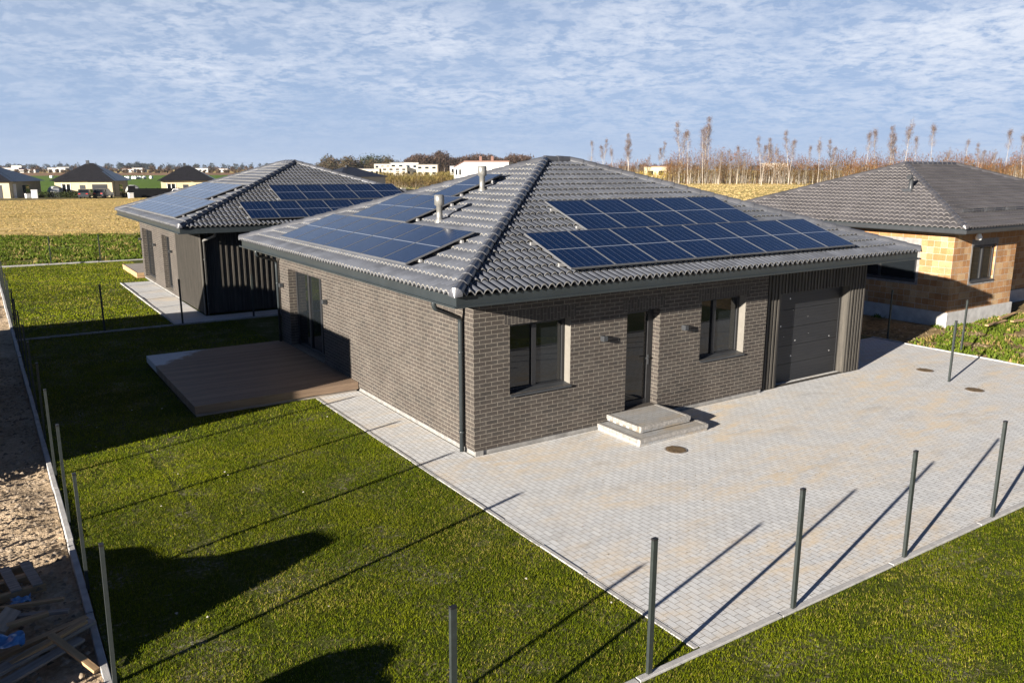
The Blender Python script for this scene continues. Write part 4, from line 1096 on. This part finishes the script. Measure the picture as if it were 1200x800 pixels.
# leafy mass helper
def leaf_mass(name, pts, n, size, c1, c2, mat=None, parent=None):
    """pts: (x, y, z, rx, ry, rz) blobs filled with small faces, more of them near the surface"""
    pts = np.array(pts); w_ = pts[:, 3] * pts[:, 4] + .01; idx = rng.choice(len(pts), n, p=w_ / w_.sum()); d_ = rng.normal(0, 1, (n, 3)); d_ /= np.linalg.norm(d_, axis=1)[:, None]
    r_ = rng.uniform(.25, 1, n) ** .5 * (1 + rng.normal(0, .12, n)); c_ = pts[idx, :3] + d_ * r_[:, None] * pts[idx, 3:6]
    s_ = size * rng.uniform(.5, 1.3, n); V = c_[:, None, :] + rng.normal(0, 1, (n, 3, 3)) * s_[:, None, None] * .6
    V[:, :, 2] = np.maximum(V[:, :, 2], 0.)
    t = rng.random((n, 1)); col = np.array(c1) * (1 - t) + np.array(c2) * t
    return np_mesh(name, V.reshape(-1, 3), np.arange(3 * n).reshape(n, 3), mat or M['twig'], parent, np.repeat(col, 3, 0))
def far_line(name, px0, px1, dist, depth, h0, h1, n, size, c1, c2, seed=0, step=6):
    q = np.random.default_rng(seed); B_ = []
    for px in np.arange(px0, px1, step):
        for _ in range(2):
            h = q.uniform(h0, h1); x, y = polar(px + q.uniform(-step, step), dist + q.uniform(0, depth)); B_.append((x, y, h * .5, h * .45, h * .45, h * .55))
    return tag(leaf_mass(name, B_, n, size, c1, c2), kind='stuff')
# a clipped dark hedge along the yards
B_ = [(*polar(px, 148.5), .55, .6, .6, .65) for px in np.arange(42, 92, 2.2)]
tag(leaf_mass('hedge', B_, 2500, .16, (.015, .022, .008), (.05, .06, .02)), 'dark garden hedge at the field edge beside the grey greenhouse', 'hedge')
B_ = [(*polar(px, 150), .6, .5, .5, .7) for px in (141, 143.5, 146, 156)]
tag(leaf_mass('garden_shrub', B_, 900, .15, (.03, .035, .012), (.14, .12, .04)), 'brown-green garden shrubs between bungalow and pale greenhouse', 'shrub')

# wrapped bales on the green field
bm_ = MB().tube([(-.62, 0, .62), (-.58, 0, .62), (.58, 0, .62), (.62, 0, .62)], [.5, .62, .62, .5], 14).build('hay_bale', M['white'])
for i, (px, ds) in enumerate([(146.5, 395), (149.5, 395), (155, 400), (157.5, 400), (160.5, 402), (163, 402), (168, 405), (176, 410), (59, 430)]):
    o = bm_ if i == 0 else bm_.copy()
    if i: COL.objects.link(o)
    o.location = (*polar(px, ds), 0); o.scale = (1.15, 1.15, 1.15); o.rotation_euler = (0, 0, .3 * i)
    if i == 8: tag(o, 'single white wrapped bale alone on the green field left of the bungalow', 'bale')
    else: tag(o, 'white wrapped bale in the loose row on the green field', 'bale', 'wrapped bales on the green field')

# ------------------------------------------------------------------ buildings on the horizon
def block(px, dist, wdt, dep, h, rz, wm_, rm, label, nwin=3, mono=0., name='white_building', cat='building', storeys=2, group='distant buildings'):
    x, y = polar(px, dist); o = empty(name, (x, y, 0), rz, label, cat, group)
    b = MB(); W_, D_ = wdt / 2, dep / 2; b.box(-W_, -D_, 0, W_, D_, h); b.build('wall', M[wm_], o)
    r = MB()
    if mono:
        P = [(-W_ - .3, -D_ - .3, h), (W_ + .3, -D_ - .3, h), (W_ + .3, D_ + .3, h), (-W_ - .3, D_ + .3, h)]; Z = (0, mono, mono, 0)
        t = [(p_[0], p_[1], p_[2] + .25 + z_) for p_, z_ in zip(P, Z)]
        r.quad(*t); r.quad(*P[::-1])
        for i in range(4): r.quad(P[i], P[(i + 1) % 4], t[(i + 1) % 4], t[i])
    else: r.box(-W_ - .25, -D_ - .25, h + .003, W_ + .25, D_ + .25, h + .45)
    r.build('roof', M[rm], o)
    for s_ in range(storeys):
        for i in range(nwin):
            u = -W_ + wdt * (i + .5) / nwin; z_ = h * (s_ + .32) / storeys
            MB().box(u - wdt * .12 / nwin * 2, -D_ - .06, z_, u + wdt * .12 / nwin * 2, -D_ - .002, z_ + h * .36 / storeys).build('window', M['glass'], o)
    return o
# the big white house with the brown monopitch roof
wx, wy = polar(567, 250)
Hh = empty('white_house', (wx, wy, 0), -YAW - R(8), 'white two-storey house with brown roof edge between the forest and the main roof', 'house')
b = MB(); b.box(-5.2, -5, 0, 8.3, 5, 7.2); b.quad((-8.3, -5, 0), (-5.2, -5, 0), (-5.2, -5, 7.2), (-8.3, -5, 5.6)); b.quad((-8.3, 5, 0), (-5.2, 5, 0), (-5.2, 5, 7.2), (-8.3, 5, 5.6)); b.quad((-8.3, -5, 0), (-8.3, 5, 0), (-8.3, 5, 5.6), (-8.3, -5, 5.6))
b.build('wall', M['white_render'], Hh)
b = MB(); b.box(-5.2, -5.2, 7.203, 8.5, 5.2, 7.55); b.quad((-8.5, -5.2, 5.7), (-5.2, -5.2, 7.4), (-5.2, 5.2, 7.4), (-8.5, 5.2, 5.7)); b.quad((-8.5, -5.2, 5.5), (-5.2, -5.2, 7.2), (-5.2, -5.2, 7.4), (-8.5, -5.2, 5.7)); rf = b.build('roof', M['brown_roof'], Hh, recalc=False)
for xx in (-1.0, 2.6): MB().box(xx - .4, -.4, 7.55, xx + .4, .4, 8.9).build('chimney', M['brown_roof'], rf)
for xx in (-7.5, -6.4): MB().box(xx - .25, -5.04, 3.4, xx + .25, -5.002, 5.0).build('window', M['glass'], Hh)
MB().box(-4.6, -5.9, 2.3, -1.3, -5.003, 3.0).build('porch_roof', M['brown_roof'], Hh)
for xx in (1.2, 4.4): MB().box(xx - .8, -5.4, 3.6, xx + .6, -5.003, 4.7).build('balcony', M['brown_roof'], Hh)
for xx in (.4, 2.4, 5.4): MB().box(xx - .06, -5.08, 0, xx + .06, -5.004, 7.1).build('pilaster', M['beige_render'], Hh)

fr_ = -YAW
block(430, 600, 18, 10, 4.6, fr_ + .1, 'beige_render', 'stone', 'long pale terrace at the left of the distant white houses', 5, storeys=1)
block(448, 610, 12, 10, 8.4, fr_ + .15, 'beige_render', 'dark_metal', 'distant pale house with dark roof below the wooded hill', 3)
block(462, 590, 18, 10, 6.0, fr_ + .1, 'beige_render', 'beige_render', 'beige low block in front of the distant white houses', 4)
block(470, 640, 17, 10, 9.4, fr_ + .05, 'white_render', 'dark_metal', 'distant white villa with dark roof behind the beige block', 3)
block(482, 600, 10, 10, 8.8, fr_ + .12, 'white_render', 'white_render', 'tallest flat white cube among the distant houses', 2)
block(500, 590, 15, 12, 7.6, fr_ + .1, 'beige_render', 'stone', 'cream unfinished block right of the flat white cube', 3)
block(531, 640, 5, 5, 7, fr_, 'white_render', 'dark_metal', 'tiny house with dark roof at the forest foot', 1, storeys=1)
block(768, 420, 11, 8, 6.2, fr_ - .1, 'cream', 'brown_roof', 'yellowish house half hidden behind birches at the thicket edge', 2, storeys=1)
block(907, 352, 9, 8, 7.2, fr_ - .1, 'beige_render', 'beige_render', 'pale cottage seen through the birch thicket', 2, storeys=1)
for i, (px, d_, ww, hh, lab) in enumerate([(14, 900, 26, 9, 'white hall left of the others on the far horizon'), (22, 960, 14, 14, 'narrow white building rising over the far hall'), (28, 900, 32, 6, 'low white shed beside the far hall'), (69, 980, 26, 9, 'white farm building on the horizon left of the pyramid roof'), (76, 1000, 18, 11, 'pale farm house next to the far white farm building'), (151, 980, 16, 7, 'small white house on the horizon above the bales'), (163, 1010, 16, 9, 'white house on the horizon with a dark gable'), (236, 1000, 22, 9, 'pale house on the horizon right of the second pyramid roof'), (262, 1030, 14, 8, 'white shed far off beside the tiled ridge')]):
    block(px, d_, ww * .8, 12, hh * .55, fr_ + .1 * (i % 3), 'white_render', ['stone', 'dark_metal', 'brown_roof'][i % 3], lab, 3, storeys=1, group='white buildings on the horizon')

# ------------------------------------------------------------------ far woods and shrubs
def thicket(name, px0, px1, d0, d1, hmin, hmax, ntr, ntw, cols, seed, trunk=(.30, .27, .22), fat=1.):
    q = np.random.default_rng(seed); V, F, Cc = [], [], []
    px = q.uniform(px0, px1, ntr); ds = q.uniform(d0, d1, ntr); hs = q.uniform(hmin, hmax, ntr) * (.75 + .5 * vnoise(px, ds * 0, 14, seed)); X = []
    for i in range(ntr):
        x, y = polar(px[i], ds[i]); X.append((x, y)); h = hs[i] * .85; r = (.05 + .008 * h) * fat ** .5; lx, ly = q.normal(0, .05 * h, 2); b = len(V)
        for k_ in range(3):
            t = k_ * 2.094; V.append((x + r * math.cos(t), y + r * math.sin(t), -.1))
        V.append((x + lx, y + ly, h)); F += [(b, b + 1, b + 3), (b + 1, b + 2, b + 3), (b + 2, b, b + 3)]
        s_ = q.uniform(.5, 1.25); c = [trunk[0] * s_, trunk[1] * s_, trunk[2] * s_] if q.random() < .55 else [.12 * s_, .075 * s_, .04 * s_]; Cc += [c] * 4
    X = np.array(X); idx = q.integers(0, ntr, ntw); hh = hs[idx]; z = hh * q.uniform(.12, 1.0, ntw) ** .8; sp_ = .09 * hh
    Pq = np.stack([X[idx, 0] + q.normal(0, 1, ntw) * sp_, X[idx, 1] + q.normal(0, 1, ntw) * sp_, z], 1)
    L_ = q.uniform(.4, 1.3, ntw) * fat ** .5; az = q.uniform(0, 6.28, ntw); dx = np.stack([np.cos(az) * .75, np.sin(az) * .75, q.uniform(.2, 1., ntw)], 1) * L_[:, None]
    wv = np.stack([-np.sin(az), np.cos(az), np.zeros(ntw)], 1) * q.uniform(.03, .12, ntw)[:, None] * fat
    TV = np.stack([Pq - wv, Pq + wv, Pq + dx], 1).reshape(-1, 3)
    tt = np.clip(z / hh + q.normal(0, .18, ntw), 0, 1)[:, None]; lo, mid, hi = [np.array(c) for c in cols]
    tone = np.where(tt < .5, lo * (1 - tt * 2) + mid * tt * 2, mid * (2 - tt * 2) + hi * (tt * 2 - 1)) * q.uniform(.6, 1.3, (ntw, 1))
    V = np.concatenate([np.array(V), TV]); F = np.concatenate([np.array(F), np.arange(3 * ntw).reshape(-1, 3) + 4 * ntr]); Cc = np.concatenate([np.array(Cc), np.repeat(tone, 3, 0)])
    return tag(np_mesh(name, V, F, M['twig'], cols=Cc), kind='stuff')
far_line('distant_woodland', -60, 700, 1060, 180, 4, 8, 32000, 1.1, (.035, .026, .02), (.10, .062, .036), 1)
far_line('distant_shrubs', -60, 330, 860, 60, 2, 4, 16000, .8, (.04, .03, .018), (.13, .08, .04), 2)
far_line('distant_forest', -60, 1300, 2300, 300, 12, 19, 30000, 2.6, (.016, .022, .022), (.035, .04, .034), 3, 9)
far_line('wooded_hill', 140, 182, 2100, 200, 14, 19, 6000, 2.2, (.016, .024, .024), (.035, .042, .038), 4)
far_line('forest', 378, 466, 760, 80, 8, 17, 15000, 1.0, (.022, .026, .012), (.10, .068, .04), 5)
far_line('forest', 430, 452, 800, 60, 14, 20, 4000, 1.0, (.015, .022, .010), (.045, .052, .024), 6)
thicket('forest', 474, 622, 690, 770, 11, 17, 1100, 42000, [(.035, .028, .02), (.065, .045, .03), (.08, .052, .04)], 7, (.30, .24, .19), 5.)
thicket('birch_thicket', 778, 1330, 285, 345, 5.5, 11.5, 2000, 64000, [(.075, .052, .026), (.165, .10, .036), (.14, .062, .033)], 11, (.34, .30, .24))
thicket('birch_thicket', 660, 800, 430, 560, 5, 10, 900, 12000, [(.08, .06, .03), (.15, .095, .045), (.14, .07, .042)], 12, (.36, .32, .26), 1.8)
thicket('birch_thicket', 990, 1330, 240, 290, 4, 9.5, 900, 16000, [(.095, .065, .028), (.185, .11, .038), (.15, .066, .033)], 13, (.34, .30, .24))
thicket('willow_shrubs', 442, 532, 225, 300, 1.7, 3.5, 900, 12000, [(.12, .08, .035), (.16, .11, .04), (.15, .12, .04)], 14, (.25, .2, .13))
thicket('willow_shrubs', 500, 600, 300, 380, 1.5, 3.6, 500, 5000, [(.10, .10, .03), (.16, .15, .04), (.2, .16, .05)], 15, (.3, .25, .15))
thicket('willow_shrubs', 740, 800, 300, 330, 2, 4.5, 240, 3500, [(.16, .13, .03), (.28, .22, .04), (.3, .2, .05)], 16, (.4, .3, .18))
far_line('shrub_belt', 330, 700, 420, 60, 1.5, 4, 4000, .7, (.08, .07, .03), (.24, .17, .07), 17)

# tall birches that stand clear of the thicket: five grown trees, then copies
def birch_parts(h, forks, seed, low=.45):
    q = np.random.default_rng(seed); t = MB(); segs = []
    def limb(p, d, L, r, depth):
        pts = [Vector(p)]; dd = Vector(d).normalized()
        for i in range(4):
            dd = (dd + Vector(q.normal(0, .035 if depth == 0 else .09, 3))).normalized(); pts.append(pts[-1] + dd * L / 4)
        t.tube(pts, [r * (1 - .22 * i) for i in range(5)], 5, cap=False); segs.append((pts, depth)); return pts
    trunks = []
    for f_ in range(forks):
        lean = q.normal(0, .05, 2); trunks.append(limb((q.normal(0, .5) * (f_ > 0), q.normal(0, .5) * (f_ > 0), -.1), (lean[0] * .6, lean[1] * .6, 1), h * (1 if f_ == 0 else q.uniform(.75, .95)), .13, 0))
    for pts in trunks:
        for i in range(34):
            s_ = low + (.98 - low) * q.random() ** .8; k_ = min(3, int(s_ * 4)); p_ = pts[k_].lerp(pts[k_ + 1], s_ * 4 - k_); az = q.uniform(0, 6.28); L = (1.05 - s_) * h * .17 + .7
            limb(p_, (math.cos(az) * .6, math.sin(az) * .6, q.uniform(.6, 1.2)), L, .035, 1)
    Vt, Cc = [], []
    for pts, dp_ in segs:
        if dp_ == 0: continue
        for i in range(34):
            s_ = q.uniform(.15, 1.15); k_ = min(3, int(s_ * 4)); p_ = np.array(pts[k_].lerp(pts[k_ + 1], s_ * 4 - k_)) + q.normal(0, .32, 3); d_ = q.normal(0, 1, 3); d_ = d_ / np.linalg.norm(d_) * q.uniform(.3, .8); w_ = np.cross(d_, q.normal(0, 1, 3)); w_ = w_ / np.linalg.norm(w_) * q.uniform(.012, .045)
            Vt += [p_ - w_, p_ + w_, p_ + d_]; s2 = q.uniform(.6, 1.4); Cc += [np.array((.105, .070, .058)) * s2] * 3
    return t, np.array(Vt), np.array(Cc)
def bark():
    t = NT('birch_bark'); o = t.obj(); mp = t.n('ShaderNodeMapping'); t.l(o, mp.inputs[0]); mp.inputs['Scale'].default_value = (2, 2, 5)
    return t.done(t.ramp(t.noise(mp.outputs[0], 1.5, 4, .7), (.36, (.10, .075, .055)), (.46, (.34, .30, .25)), (.7, (.46, .41, .35))), .8, 0., .2)
M['bark'] = bark()
protos = []
for i, (forks, low) in enumerate([(1, .45), (2, .5), (1, .6), (3, .45), (1, .35)]):
    tr, Vt, Cc = birch_parts(20., forks, 40 + i, low); r = empty('birch_tree', (0, 0, 0)); a = tr.build('trunk', M['bark'], r, recalc=False); b = np_mesh('crown', Vt, np.arange(len(Vt)).reshape(-1, 3), M['twig'], r, Cc); protos.append((r, a, b))
birches = [(692, 165, 4), (706, 163, 1), (718, 170, 0), (737, 157, 3), (758, 180, 0), (774, 166, 1), (798, 143, 1), (806, 152, 4), (824, 150, 4), (829, 138, 3), (843, 174, 0), (856, 175, 4), (866, 171, 2), (893, 160, 1), (899, 162, 3), (911, 168, 0), (925, 153, 1), (945, 171, 2), (959, 160, 0), (974, 163, 1), (997, 172, 0), (1013, 155, 2), (1026, 152, 2), (1044, 148, 3), (1057, 139, 0), (1073, 160, 2), (1091, 147, 2), (1106, 172, 0), (1131, 163, 4), (1148, 167, 1), (1160, 174, 0), (1177, 152, 2), (1199, 158, 2)]
done = set()
for i, (px, top, k_) in enumerate(birches):
    ds = 300 + 34 * math.sin(i * 2.3) if px > 785 else 430 + 30 * math.sin(i * 1.7)
    h = 5.341 + (197.3 - top) / FPX * ds
    tr = protos[k_]
    if k_ in done:
        o = tr[0].copy(); COL.objects.link(o)
        for c in tr[1:]:
            q_ = c.copy(); COL.objects.link(q_); q_.parent = o
    else: o = tr[0]; done.add(k_)
    o.location = (*polar(px, ds), 0); s_ = h / 20.6; o.scale = (s_ * .95, s_ * .95, s_); o.rotation_euler = (0, 0, i * 1.9)
    n_ = i + 1; where = 'over the main roof ridge' if px < 785 else ('left of the block house roof' if px < 1000 else 'behind the block house roof')
    form = ['slender bare birch', 'twin-stemmed bare birch', 'high-crowned bare birch', 'bushy many-stemmed bare birch', 'low-branched bare birch'][k_]
    tens = ['', 'twenty-', 'thirty-'][0]
    words = ORD + ['twenty-third', 'twenty-fourth', 'twenty-fifth', 'twenty-sixth', 'twenty-seventh', 'twenty-eighth', 'twenty-ninth', 'thirtieth', 'thirty-first', 'thirty-second', 'thirty-third']
    tag(o, f'{form}, {words[i]} from the left of the tall birches', 'tree', 'tall birches above the thicket')
